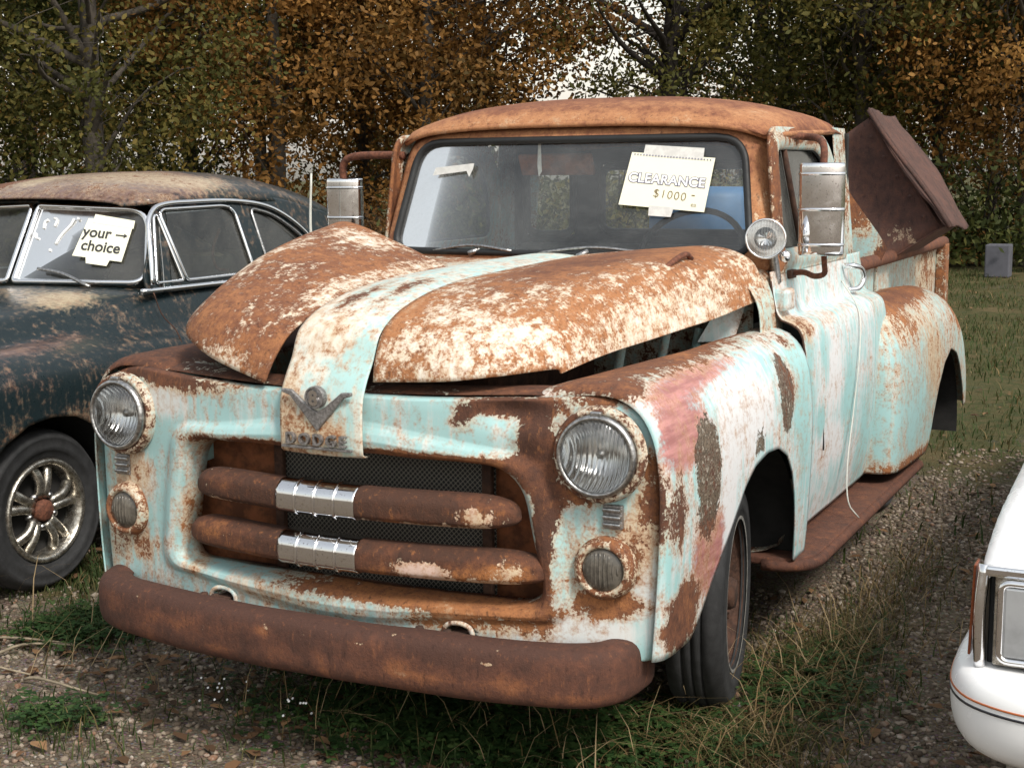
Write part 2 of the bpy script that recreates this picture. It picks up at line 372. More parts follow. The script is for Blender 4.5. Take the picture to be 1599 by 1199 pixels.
def clip_section(S, zb, n):
    """section polyline (dense, k x 3) cut where z first drops below zb, resampled to n points"""
    S = np.asarray(S); below = np.where(S[:, 2] < zb)[0]
    below = below[below > 3]
    if len(below):
        i = below[0]; t = (S[i-1, 2]-zb)/(S[i-1, 2]-S[i, 2]+1e-9); S = np.vstack([S[:i], S[i-1]+t*(S[i]-S[i-1])])
    L = np.r_[0, np.cumsum(np.linalg.norm(np.diff(S, axis=0), axis=1))]; t = np.linspace(0, L[-1], n)
    return np.stack([np.interp(t, L, S[:, c]) for c in range(3)], 1)
def mirror(G): G = np.array(G, float); G[..., 0] *= -1; return G
def mspec(spec): return (spec[0], [(c, (-p[0], p[1], p[2]), rd) for c, p, rd in spec[1]])
# ================================================================== pickup truck
T = thing('pickup_truck', (0, 1.6, 0), 'rusty turquoise vintage pickup truck with a raised hood flap and a clearance sign', 'truck')
B = lambda **k: k
# ---- front panel: rings from the grille opening out to the fender edge
def panel_y(x, z):
    y = .028+.082*(x/.77)**2
    y += .030*math.exp(-(((x-.53)/.09)**2+((z-1.03)/.035)**2)) - .016*math.exp(-(((x-.60)/.05)**2+((z-.98)/.05)**2))
    y += .018*max(0, (z-1.02)/.08)**2
    return y
NP = 420; PC = np.array([.02, .70])
op = star(roundpoly([(-.555, .525), (.61, .525), (.535, .885), (-.485, .885)], [.07, .08, .10, .07]), PC, .58, .2, NP)
ot = star(roundpoly([(-.895, .395), (.895, .395), (.915, .70), (.91, 1.01), (.79, 1.088), (.60, 1.070), (.3, 1.058), (-.3, 1.058), (-.60, 1.070), (-.79, 1.088), (-.91, 1.01), (-.915, .70)], [.03, .03, .1, .07, .08, .05, .05, .05, .05, .08, .07, .1]), PC, .93, .36, NP)
prof = [(0, .075), (.012, .045), (.04, .004), (.08, -.016), (.13, -.020), (.18, -.014), (.22, -.004), (.25, 0)]
NR = 64; G = np.zeros((NP, NR, 3))
for i in range(NP):
    span = np.linalg.norm(ot[i]-op[i])
    for j in range(NR):
        t = (j/(NR-1)); q = op[i]*(1-t)+ot[i]*t; dd = t*span
        lip = np.interp(dd, [a*.42 for a, _ in prof], [b_ for _, b_ in prof])
        edge = .022*max(0, (t-.955)/.045)**2
        G[i, j] = (q[0], panel_y(*q)+lip+edge, q[1])
G = wob(G, .0035, 7, 3)
def keep_panel(x, y, z):
    if math.hypot(abs(x)-.768, z-.938) < .108 or math.hypot(abs(x)-.778, z-.645) < .06: return False
    return not (abs(abs(x)-.385) < .042 and z < .462-max(0, abs(abs(x)-.385)-.02)*.6)
fp = ({'rust': .12, 'white': .30, 'tone': .35, 'stain': .10}, [
    (B(rust=.95, tone=-.2), (-.70, .07, 1.09), (.24, .2, .045)), (B(rust=.5, stain=.6), (-.5, .05, 1.045), (.2, .2, .03)),
    (B(white=.8, stain=.3), (-.60, .05, .99), (.09, .2, .05)), (B(stain=.9, rust=.22, white=.5), (-.76, .08, .76), (.09, .2, .09)),
    (B(rust=.35, stain=.5), (-.85, .08, .6), (.05, .2, .16)), (B(stain=.6, rust=.28), (-.75, .08, .54), (.08, .2, .06)),
    (B(stain=1.0, rust=.35, tone=.4), (-.50, .04, .62), (.055, .2, .14)), (B(stain=.8, rust=.3), (-.44, .03, .86), (.07, .2, .04)),
    (B(rust=.95, tone=.3), (.06, .04, .898), (.55, .2, .022)), (B(rust=.75, tone=.5), (.25, .04, .515), (.45, .2, .022)),
    (B(rust=.55, tone=.6, stain=.7), (.42, .04, .47), (.20, .2, .035)), (B(white=.7), (.62, .05, .47), (.2, .2, .06)),
    (B(rust=.30, stain=.3), (-.1, .03, .46), (.2, .2, .05)), (B(stain=.5, white=.4), (-.3, .03, .47), (.1, .2, .05)),
    (B(rust=.85, tone=-.35), (.53, .05, 1.045), (.14, .2, .028)), (B(rust=.72, tone=-.35), (.60, .05, .98), (.06, .2, .06)),
    (B(rust=.55, tone=-.3), (.40, .05, 1.005), (.035, .2, .035)), (B(rust=.52, tone=-.3), (.59, .04, .90), (.06, .2, .07)),
    (B(rust=.5, tone=-.3), (.64, .04, .78), (.035, .2, .12)), (B(rust=.72, tone=-.1), (.615, .04, .66), (.03, .2, .2)),
    (B(rust=.62, tone=.1), (.72, .05, .83), (.05, .2, .03)), (B(rust=.65, tone=.4, stain=.6), (.90, .08, .86), (.045, .2, .12)),
    (B(rust=.7, tone=.3), (.76, .06, 1.08), (.10, .2, .03)), (B(rust=-.3, white=-.2), (.915, .08, 1.02), (.03, .2, .09)),
    (B(stain=.9, rust=.25, white=.4), (.87, .08, .74), (.06, .2, .10)), (B(white=.7, rust=.05), (.88, .08, .60), (.06, .2, .12)),
    (B(rust=.62, tone=.3, stain=.5), (.79, .07, .545), (.10, .2, .035)), (B(rust=.55, tone=.5, stain=.6), (.775, .07, .645), (.10, .2, .09)),
    (B(rust=.5, tone=.0), (.93, .1, .58), (.02, .2, .2)), (B(white=.6, rust=-.05), (.75, .06, .46), (.12, .2, .04))])
front = grid('front_panel', G, 'teal', T, fp, .004, closed_u=True, keep=keep_panel, off=1)
for s in (-1, 1):
    a = [(s*.385+.044*math.cos(t), .040+.0, .425+.040*math.sin(t)**.6 if 0 < t < math.pi else .405) for t in np.linspace(0, math.pi, 15)]
    tube('bracket_slot_lip', a, .007, 'teal', front, 8, wear=(B(rust=.35, white=.7, stain=.5), []))
    box('bumper_bracket', (s*.385, .04, .43), (.05, .22, .018), 'darkrust', T)
# shelf behind the panel's top edge
rows = [[(x, panel_y(x, 1.06)+.035+dy, 1.05+.02*min(1, abs(x)/.6)+dz) for dy, dz in ((0, .004), (.05, .016), (.12, .01), (.2, -.03))] for x in np.linspace(-.62, .62, 30)]
grid('radiator_shelf', loft(rows, 60, 10), 'teal', T, ({'rust': .75, 'tone': .1}, []), .003)
# grille cavity
grid('radiator_mesh', [[(x, .20, z) for z in np.linspace(.42, .93, 3)] for x in np.linspace(-.30, .42, 3)], 'mesh', T)
for x0, x1 in ((-.62, -.28), (.40, .70)):
    o = box('radiator_baffle', ((x0+x1)/2, .23, .70), (x1-x0, .02, .52), 'orangerust', T)
    box('baffle_strip', (x1 if x1 < 0 else x0, .19, .70), (.03, .02, .5), 'darkrust', T)
box('cavity_floor', (0.04, .20, .485), (1.1, .16, .02), 'darkrust', T); box('cavity_roof', (.04, .20, .935), (1.0, .16, .02), 'darkrust', T)
# ---- grille bars with chrome sleeves
def bar(zc, xl, xr, y0, spec):
    rows = []
    for t, f in ((0, .05), (.012, .5), (.04, .85), (.10, 1.0), (.32, 1), (.5, 1), (.68, 1), (.88, 1.0), (.955, .82), (.988, .5), (1, .05)):
        x = xl+(xr-xl)*t; yy = y0+.075*(abs(x-.03)/.55)**2; hz, hy = .0425*f, .038*f; zc_ = zc-(1-f)*.015
        rows.append([(x, yy+hy*.9, zc_+hz*.95), (x, yy-.1*hy, zc_+hz), (x, yy-hy*.62, zc_+hz*.74), (x, yy-hy*.82, zc_+hz*.56), (x, yy-hy*.90, zc_+hz*.46), (x, yy-hy*.97, zc_+hz*.25), (x, yy-hy, zc_-hz*.25), (x, yy-hy*.96, zc_-hz*.62), (x, yy-hy*.88, zc_-hz*.74), (x, yy-hy*.4, zc_-hz), (x, yy+hy*.9, zc_-hz*.95)])
    return grid('grille_bar', loft(rows, 120, 44), 'bars', T, spec, 0)
bU = bar(.772, -.475, .560, .0, ({'rust': .86, 'tone': -.05}, [(B(rust=-.5, white=.4, stain=.7), (-.33, -.02, .728), (.1, .1, .012)), (B(rust=-.42, stain=.6, white=.3, tone=.4), (.33, 0, .727), (.25, .1, .013)), (B(tone=.5, rust=-.12), (.5, 0, .78), (.08, .1, .05)), (B(rust=-.35, stain=.8, tone=.4), (.45, -.02, .76), (.05, .1, .03)), (B(tone=.35, rust=-.1), (-.36, -.02, .79), (.08, .1, .03)), (B(tone=.4), (.25, 0, .74), (.1, .1, .03))]))
bL = bar(.628, -.515, .640, .0, ({'rust': .86, 'tone': .0}, [(B(rust=-.75, white=.8), (.30, 0, .61), (.085, .1, .03)), (B(tone=.7, rust=-.15), (.48, .0, .61), (.16, .1, .03)), (B(tone=.5), (.18, 0, .62), (.06, .1, .04)), (B(rust=-.4, stain=.8), (.5, 0, .585), (.12, .1, .014)), (B(tone=.4), (-.1, 0, .59), (.5, .1, .02)), (B(tone=.5, rust=-.12), (-.38, -.02, .64), (.1, .1, .04)), (B(rust=-.3, stain=.9, tone=.5), (.55, 0, .63), (.07, .1, .035))]))
for zc, pb in ((.772, bU), (.628, bL)):
    rows = []
    for x in np.linspace(-.135, .118, 3):
        yy = .075*(abs(x-.03)/.55)**2-.001; hz, hy = .0455, .0410
        rows.append([(x, yy+hy*.9, zc+hz*.95), (x, yy-.1*hy, zc+hz), (x, yy-hy*.62, zc+hz*.74), (x, yy-hy*.82, zc+hz*.56), (x, yy-hy*.90, zc+hz*.46), (x, yy-hy*.97, zc+hz*.25), (x, yy-hy, zc-hz*.25), (x, yy-hy*.96, zc-hz*.62), (x, yy-hy*.88, zc-hz*.74), (x, yy-hy*.4, zc-hz), (x, yy+hy*.9, zc-hz*.95)])
    sl_ = grid('chrome_sleeve', loft(rows, 40, 44), 'chrome', pb, None, .002, off=1)
    for k in range(1, 4):
        Sg = loft(rows, 5, 44)[k]; tube('sleeve_rib', Sg+np.array([0, -.001, 0]), .0045, 'chrome', pb, 8)
# ---- hood centre strip with badge
prof_s = [(.008, .892), (-.014, .896), (-.018, .92), (-.018, .98), (-.012, 1.04), (.010, 1.09), (.045, 1.145), (.095, 1.222), (.21, 1.275), (.45, 1.318), (.8, 1.338), (1.15, 1.345), (1.46, 1.348)]
rows = [[(x, y+.010*(x/.13)**2*(z < 1.2), z+(.006-.012*(x/.13)**2)*min(1, max(0, (z-1.1)/.12))) for y, z in prof_s] for x in np.linspace(-.131, .131, 7)]
strip = grid('hood_centre_strip', wob(loft(rows, 34, 120), .0018, 6), 'hood', T, ({'rust': .16, 'white': .50, 'tone': .4, 'stain': .2}, [
    (B(stain=.9, rust=.2, white=.5), (-.11, .02, 1.0), (.05, .3, .13)), (B(stain=1.0, rust=.32, tone=.5), (0, .02, .955), (.09, .3, .04)), (B(stain=.7, rust=.25), (0, .02, .89), (.16, .3, .02)),
    (B(rust=.55, tone=-.1), (-.05, .30, 1.29), (.035, .14, .1)), (B(rust=.55, tone=-.1), (.04, .40, 1.30), (.03, .16, .1)), (B(stain=.5, white=.6), (-.02, .12, 1.2), (.1, .1, .08)), (B(white=-.5), (.08, .05, 1.13), (.06, .2, .08)), (B(white=.5, stain=.4), (-.12, .3, 1.28), (.03, .4, .1))]), .004)
y0 = -.026
v = [(-.110, 1.070), (-.080, 1.068), (-.026, 1.026), (0, 1.012), (.026, 1.026), (.080, 1.068), (.110, 1.070), (.110, 1.060), (.084, 1.052), (.006, .966), (0, .960), (-.006, .966), (-.084, 1.052), (-.110, 1.060)]
em = prism('v_emblem', [(x, y0, z) for x, z in v], .012, 'potmetal', T, .003)
ed = lathe('emblem_disc', [(.001, -.008), (.0245, -.008), (.025, -.012), (.029, -.012), (.030, -.008), (.030, .008)], (.003, y0-.002, 1.053), (0, 1, 0), 'potmetal', em, 28); ed.data.polygons.foreach_set('use_smooth', [False]*len(ed.data.polygons))
text('emblem_numeral', '8', 'chrome', em, basis((.003, y0-.0135, 1.034), (1, 0, 0), (0, 0, 1)), .053, .004, .0022)
wm = text('maker_letters', 'DODGE', 'potmetal', T, basis((-.003, y0-.001, .923), (1, 0, 0), (0, 0, 1)), .042, .006, .0012, 1.5)
box('letter_bar', (-.003, y0+.003, .914), (.222, .012, .007), 'potmetal', wm, b=.001)
# ---- hood wings (side-opening panels hinged at the strip)
W = [[(.132, .034, 1.092), (.132, .048, 1.148), (.132, .100, 1.224), (.132, .215, 1.276), (.132, .46, 1.319), (.132, .9, 1.339), (.132, 1.44, 1.350)],
     [(.33, .055, 1.092), (.33, .068, 1.135), (.335, .12, 1.205), (.34, .24, 1.262), (.36, .48, 1.312), (.38, .9, 1.345), (.40, 1.44, 1.362)],
     [(.46, .11, 1.098), (.465, .125, 1.130), (.475, .18, 1.185), (.49, .30, 1.238), (.52, .54, 1.290), (.565, .93, 1.335), (.61, 1.44, 1.362)],
     [(.54, .19, 1.102), (.545, .205, 1.122), (.555, .26, 1.158), (.57, .37, 1.200), (.61, .62, 1.242), (.665, .99, 1.278), (.725, 1.45, 1.318)],
     [(.572, .25, 1.100), (.578, .265, 1.110), (.588, .315, 1.128), (.605, .42, 1.150), (.645, .67, 1.175), (.70, 1.03, 1.200), (.768, 1.45, 1.245)],
     [(.578, .26, 1.088), (.585, .275, 1.092), (.596, .325, 1.100), (.614, .43, 1.112), (.655, .68, 1.128), (.712, 1.04, 1.148), (.782, 1.45, 1.185)]]
WG = loft(W, 70, 110)
def rot_wing(G, ang):
    Q = np.array(G); ax = .132; 
    xr, zr = Q[..., 0]-ax, Q[..., 2]-(1.30+.03*np.clip(Q[..., 1], 0, 1.4)); zb = Q[..., 2]-zr
    c, s = math.cos(ang), math.sin(ang); Q[..., 0] = ax+xr*c-zr*s*(-1)*(-1); Q[..., 2] = zb+zr*c+xr*s; Q[..., 0] = ax+xr*c-zr*s
    return Q
wr = ({'rust': .50, 'white': 1.0, 'tone': .70, 'stain': .55}, [
    (B(rust=.45, tone=-.25), (.33, 1.0, 1.34), (.17, .55, .2)), (B(rust=.35, tone=.0), (.55, 1.25, 1.35), (.12, .3, .1)), (B(rust=-.14, white=.3, stain=-.2), (.40, .22, 1.18), (.22, .25, .09)),
    (B(rust=.2, tone=.2), (.16, .2, 1.25), (.04, .2, .1)), (B(rust=-.2), (.66, .8, 1.2), (.06, .4, .06)), (B(rust=.2, tone=.3), (.5, .6, 1.27), (.12, .25, .05))])
hr = grid('hood_flap', wob(rot_wing(WG, R(3)), .003, 4, 1), 'hood', T, wr, .008)
hr['label'] = 'mottled rust and cream hood flap lying almost shut'
wl = ({'rust': .70, 'white': 1.0, 'tone': .52, 'stain': .5}, [
    (B(rust=-.55, white=.3, stain=-.1), (-.36, .10, 1.10), (.10, .14, .06)), (B(rust=-.30), (-.20, .55, 1.33), (.05, .5, .1)), (B(rust=-.33), (-.45, .95, 1.44), (.14, .12, .1)), (B(rust=-.25), (-.55, .55, 1.38), (.05, .2, .2)), (B(rust=.2, tone=.2), (-.45, .3, 1.22), (.12, .15, .08))])
kk = np.linspace(.60, .84, WG.shape[0])[:, None]; WL = WG.copy(); WL[..., 1] = np.where(WG[..., 1] > .3, .3+(WG[..., 1]-.3)*kk, WG[..., 1])
hl = grid('hood_flap', wob(mirror(rot_wing(WL, R(16)))+np.array([-.014, 0, -.032]), .003, 4, 9), 'hood', T, wl, .008)
hl['label'] = 'deep rusty hood flap hinged open'
tube('hood_handle', [(.60, .98, 1.335), (.612, 1.0, 1.352), (.622, 1.06, 1.372), (.628, 1.12, 1.378), (.63, 1.15, 1.362)], .009, 'rustpipe', hr, 8, 14)
# ---- front fenders
ys = np.r_[np.linspace(.118, .19, 9), np.linspace(.205, 1.5, 74)]
zbk = [(.0, .42), (.2, .405), (.34, .405), (.40, .44), (.50, .525), (.60, .605), (.68, .675), (.76, .735), (.86, .775), (.98, .792), (1.10, .785), (1.20, .745), (1.27, .675), (1.315, .58), (1.34, .48), (1.36, .36), (1.6, .35)]
def fender_grid():
    G = []
    for y in ys:
        inx = np.interp(y, [0, .2, 1.25, 1.40, 1.5], [.56, .56, .67, .765, .80]); f = np.interp(y, [.118, .13, .15, .19], [.90, .955, .988, 1.0])
        dr = np.interp(y, [0, .3, 1.5], [-.008, 0, .005])
        S = [(inx-.02, .80), (inx-.015, 1.0), (inx, 1.066), (inx+.06, 1.092), (.75, 1.110), (.825, 1.100), (.882, 1.060), (.918, .985), (.932, .88), (.935, .75), (.932, .62), (.922, .45), (.912, .33)]
        S = [(.75+(x-.75)*f, y, .85+(z+dr-.85)*f) for x, z in S]
        G.append(clip_section(cr(S, 160), np.interp(y, *zip(*zbk)), 64))
    return np.array(G)
FG = fender_grid()
fr = ({'rust': .14, 'white': .55, 'tone': .25, 'stain': .05}, [
    (B(rust=.85, tone=.35), (.70, .6, 1.10), (.13, 1.1, .03)), (B(prim=.85, rust=-.1), (.93, .28, .97), (.08, .28, .12)), (B(prim=.7), (.85, .55, 1.08), (.06, .5, .05)), (B(prim=.9), (.94, .45, .62), (.08, .16, .14)),
    (B(prim=-.8, white=.9), (.94, .8, .95), (.06, .22, .12)), (B(rust=.35, tone=-.2), (.94, .43, .84), (.1, .14, .21)), (B(rust=.3, tone=-.1), (.94, 1.2, .95), (.1, .10, .17)), (B(fill=1.2), (.94, .43, .84), (.1, .105, .17)), (B(fill=1.25), (.94, 1.20, .95), (.1, .075, .135)), (B(fill=.75), (.94, .90, .84), (.1, .07, .06)),
    (B(rust=1.0, tone=.1), (.93, .26, .49), (.1, .12, .09)), (B(rust=.75, tone=-.2), (.93, .08, .8), (.05, .06, .2)), (B(rust=.5, tone=-.2), (.93, .2, .78), (.05, .06, .12)), (B(white=-.6), (.93, 1.38, .95), (.05, .1, .3)), (B(white=.6, rust=-.1), (.94, .6, .72), (.05, .08, .2)),
    (B(rust=-.5, white=-.5, prim=-.9), (.90, .09, 1.02), (.04, .035, .08)), (B(rust=.5, tone=.1), (.84, .12, 1.10), (.06, .1, .03)), (B(rust=.4, prim=.2), (.88, 1.38, 1.08), (.05, .06, .03))])
ff = grid('front_fender', wob(FG, .004, 3.5, 2), 'fender', T, fr, .005)
ff['label'] = 'front fender with pink primer and brown filler patches'
fl = mspec(({'rust': .2, 'white': .3, 'tone': .1}, [(B(rust=.95), (.72, .6, 1.10), (.2, 1.2, .04)), (B(rust=.3), (.9, .6, 1.0), (.1, 1, .1)), (B(stain=.8, rust=-.25), (.62, .18, 1.08), (.06, .1, .03))]))
grid('front_fender', wob(mirror(FG), .004, 3.5, 5), 'fender', T, fl, .005)
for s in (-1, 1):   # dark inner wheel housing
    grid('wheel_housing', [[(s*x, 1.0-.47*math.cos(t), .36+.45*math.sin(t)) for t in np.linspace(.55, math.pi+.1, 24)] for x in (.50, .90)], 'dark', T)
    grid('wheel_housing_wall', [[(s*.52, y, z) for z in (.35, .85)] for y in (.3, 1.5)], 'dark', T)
# engine bay behind the gap
box('engine_block', (0, .85, .92), (.55, .8, .36), 'darkrust', T, b=.05); box('radiator', (0, .27, .86), (1.0, .06, .34), 'darkrust', T)
grid('firewall', [[(x, 1.46, z) for z in (.6, 1.32)] for x in (-.74, .74)], 'teal', T, ({'rust': .4, 'tone': .1, 'white': .3}, []), .004)
for k, (x, y) in enumerate(((.50, 1.15), (.56, 1.3), (.45, .9))): tube('hood_brace', [(x, y, .85), (x+.03, y+.05, 1.12)], .016, 'teal', T, 8, wear=(B(rust=.2, white=.2), []))
prism('inner_gusset', [(.60, 1.30, 1.08), (.70, 1.38, 1.08), (.725, 1.42, 1.20), (.66, 1.36, 1.21)], .004, 'teal', T)
wear_attr(bpy.data.objects['inner_gusset'].data, (B(rust=.12, white=.7), []), None)
# ---- lamps
def headlamp(s):
    cx, cz, yb = s*.768, .938, .108
    ax = Vector((s*.05, -1, .02)); c = (cx, yb, cz)
    hd = lathe('headlamp', [(0.1241, .012), (0.1203, .030), (0.1128, .040), (0.1053, .038), (0.1015, .020)], c, ax, 'teal', T, 56, (B(rust=.5, tone=.1, white=.5, stain=.5), []))
    lathe('bezel', [(0.1034, .030), (0.1053, .046), (0.1015, .056), (0.0940, .058), (0.0907, .052), (0.0907, .040)], c, ax, 'chrome_dull', hd, 56)
    lathe('reflector', [(0.0912, .046), (0.0846, .028), (0.0705, .006), (0.0517, -.012), (0.0282, -.024), (0.0010, -.028)], c, ax, 'reflector', hd, 48)
    lathe('bulb_shield', [(0.0010, .016), (0.0120, .013), (0.0140, -.012), (0.0010, -.02)], c, ax, 'chrome_dull', hd, 20)
    lathe('lens', [(0.0916, .050), (0.0799, .060), (0.0564, .069), (0.0282, .0735), (0.0010, .075)], c, ax, 'lens', hd, 48)
    box('bezel_clip', (cx+s*.003, yb-.045, cz+.107), (.03, .016, .014), 'chrome_dull', hd, b=.003)
    pl = lathe('parking_lamp', [(.083, -.004), (.080, .022), (.070, .036), (.060, .038), (.055, .028)], (s*.778, .112, .645), (s*.06, -1, 0), 'teal', T, 44, (B(rust=.55, tone=.5, stain=.7, white=.5), []))
    lathe('lamp_lens', [(.0575, .026), (.045, .036), (.025, .041), (.001, .043)], (s*.778, .112, .645), (s*.06, -1, 0), 'parklens', pl, 32)
    for k in range(-4, 5):
        h = math.sqrt(max(0, .052**2-(k*.0115)**2)); tube('lens_flute', [(s*.778-s*.002+k*.0115, .112-.037+.012*(k/4)**2, .645-h*.9), (s*.778-s*.002+k*.0115, .112-.0425+.008*(k/4)**2, .645), (s*.778-s*.002+k*.0115, .112-.037+.012*(k/4)**2, .645+h*.9)], .0028, 'parklens', pl, 6, 7)
    lv = box('louvre_trim', (s*.797, .112, .778), (.052, .016, .062), 'potmetal', T, b=.003)
    for k in (-1, 0, 1): box('louvre_bar', (s*.797, .101, .778+k*.019), (.050, .014, .011), 'chrome_dull', lv, b=.004)
for s in (-1, 1): headlamp(s)
# ---- bumper
cp = [(-.850, .22), (-.848, .14), (-.830, .08), (-.785, .032), (-.68, -.008), (-.46, -.052), (-.2, -.078), (0, -.085), (.2, -.078), (.46, -.052), (.68, -.008), (.765, .032), (.808, .08), (.824, .14), (.826, .22)]
C2 = cr(cp, 150); Tn = np.gradient(C2, axis=0); Tn /= np.linalg.norm(Tn, axis=1)[:, None]
pr = cr([(-.055, .436), (-.025, .449), (.014, .447), (.031, .432), (.037, .405), (.038, .37), (.036, .335), (.026, .312), (-.005, .300), (-.05, .302)], 28)
G = np.array([[(p[0]+t[1]*o_, p[1]-t[0]*o_, z-.008*(abs(p[0])/.9)**2+.010) for o_, z in pr] for p, t in zip(C2, Tn)])
bp_ = grid('front_bumper', wob(G, .004, 5, 8), 'bumper', T, ({'rust': 1.1, 'tone': .08}, [(B(tone=.4), (.4, -.1, .36), (.3, .2, .05)), (B(rust=-.55, stain=.6), (-.33, -.1, .40), (.03, .2, .04)), (B(tone=-.3), (0, -.1, .45), (1, .2, .02))]+[(B(tone=.5, rust=-.15), (random.uniform(-.8, .8), -.08, random.uniform(.33, .44)), (random.uniform(.02, .08), .2, random.uniform(.01, .035))) for _ in range(16)]+[(B(rust=-.6, stain=.8), (random.uniform(-.7, .8), -.08, random.uniform(.40, .45)), (.02, .2, .008)) for _ in range(7)]), .006)
for x, z in ((.22, .385),): lathe('bolt_hole', [(.001, .002), (.005, .002), (.007, -.002)], (x, -.121+.03*(x/.5)**2, z), (0, -1, 0), 'black', bp_, 12)
for x in (-.40, -.36, .31, .39): lathe('bumper_bolt', [(.001, .006), (.010, .005), (.013, -.002)], (x, -.040+.02*(x/.5)**2, .462), (0, 0, 1), 'darkrust', bp_, 10)
# ---- wheels
def wheel(name, c, s, rt, wt, parent, rimmat='darkrust', wall=True):
    """c centre, s outward axis"""
    w_ = lathe(name, [(rt*.62, -wt*.5), (rt*.80, -wt*.56), (rt*.93, -wt*.50), (rt*.985, -wt*.36), (rt*.998, -wt*.20), (rt*.975, -wt*.19), (rt*.975, -wt*.16), (rt, -wt*.15), (rt, -wt*.02), (rt*.975, -wt*.015), (rt*.975, wt*.015), (rt, wt*.02), (rt, wt*.15), (rt*.975, wt*.16), (rt*.975, wt*.19), (rt*.998, wt*.20), (rt*.985, wt*.36), (rt*.93, wt*.50), (rt*.89, wt*.54), (rt*.885, wt*.53), (rt*.80, wt*.56), (rt*.74, wt*.55), (rt*.735, wt*.53), (rt*.68, wt*.52), (rt*.62, wt*.42)], c, s, 'rubber', parent, 64)
    if wall: lathe('whitewall_line', [(rt*.655, wt*.525), (rt*.67, wt*.535), (rt*.685, wt*.53)], c, s, 'whitewall', w_, 64)
    return w_
for s, y in ((1, .965), (-1, .965), (1, 3.74), (-1, 3.74)):
    c = (s*(.765 if y < 2 else .66), y, .345); AX = (s*math.cos(R(10)), s*math.sin(R(10)), 0) if y < 2 else (s, 0, 0); w_ = wheel('wheel', c, AX, .352, .165, T); tn = (-AX[1], AX[0])
    rm = lathe('rim', [(.225, .078), (.222, .055), (.205, .045), (.195, .01), (.15, .0), (.12, .03), (.08, .045), (.001, .045)], c, AX, 'darkrust', w_, 48)
    lathe('hub', [(.055, .03), (.05, .066), (.042, .082), (.001, .085)], c, AX, 'darkrust', w_, 24)
    for k in range(5):
        a = k*2*math.pi/5; lathe('wheel_nut', [(.011, .03), (.011, .058), (.001, .06)], (c[0]+tn[0]*.085*math.cos(a), c[1]+tn[1]*.085*math.cos(a), c[2]+.085*math.sin(a)), AX, 'darkrust', w_, 8)
# ---- cab
sec = [(1.30, .780), (1.22, .792), (1.165, .803), (1.142, .818), (1.126, .860), (1.110, .884), (1.085, .896), (1.03, .906), (.92, .912), (.78, .910), (.62, .900), (.50, .884), (.40, .862)]
zs_, xs_ = zip(*sec[::-1])
def side_x(y, z):
    k = np.interp(y, [1.5, 2.0, 2.56, 2.78], [1.0, .995, .962, .93]); x = np.interp(z, zs_, xs_); return x if x < .80 else .80+(x-.80)*k
def side_grid(y0, y1, ny, z0=.40, z1=1.30, nz=80):
    Z = cr([(a, 0) for a, _ in sec], 8)
    prof_ = cr([(x, z) for z, x in sec], nz)
    return np.array([[((.80+(x-.80)*np.interp(y, [1.5, 2.0, 2.56, 2.78], [1.0, .995, .962, .93])) if x > .80 else x, y, z) for x, z in prof_] for y in np.linspace(y0, y1, ny)])
dr_ = ({'rust': .10, 'white': .62, 'tone': .4, 'stain': .03}, [(B(stain=.8, rust=.3), (.85, 1.56, 1.1), (.1, .08, .07)), (B(white=-.6), (.9, 1.54, .8), (.1, .06, .4)), (B(stain=.35, rust=.12), (.9, 1.85, 1.12), (.1, .5, .03)), (B(white=.5), (.9, 1.85, .92), (.1, .13, .12)), (B(white=.55), (.9, 1.9, .66), (.1, .16, .07)), (B(white=-.6), (.9, 2.12, .80), (.1, .10, .16)), (B(white=-.6), (.9, 1.7, .78), (.1, .07, .06)), (B(white=-.5), (.9, 1.75, .98), (.1, .06, .12)), (B(rust=.25, stain=.3), (.79, 1.75, 1.28), (.05, .5, .03)), (B(white=-.5), (.9, 2.45, .6), (.1, .12, .3))])
doors = {}
for s in (1, -1):
    g = side_grid(1.506, 2.55, 110); g = g if s > 0 else mirror(g)
    dd = grid('door', wob(g, .002, 3, 4*s), 'fender', T, dr_ if s > 0 else mspec(dr_), .006); doors[s] = dd
    for yg in (1.503, 2.553): tube('door_gap', [(s*(side_x(yg, z)+.0015), yg, z) for z in np.linspace(1.27, .42, 60)], .0035, 'darkrust', dd, 6)
    g = side_grid(2.556, 2.79, 14); grid('cab_corner', g if s > 0 else mirror(g), 'teal', T, ({'rust': .18, 'white': .4, 'tone': .4}, []), .005)
def ring(name, inner, outer, n, surf, mat, parent, wear, nr=10, lip=None, th=.004, sx=.4, sz=.25, ax='x'):
    cen = np.mean(inner, axis=0); a = star(inner, cen, sx, sz, n); b_ = star(outer, cen, sx, sz, n)
    G = np.zeros((n, nr, 3))
    for i in range(n):
        for j in range(nr):
            t = j/(nr-1); q = a[i]*(1-t)+b_[i]*t; G[i, j] = surf(q[0], q[1], t)
    return grid(name, G, mat, parent, wear, th, closed_u=True), a
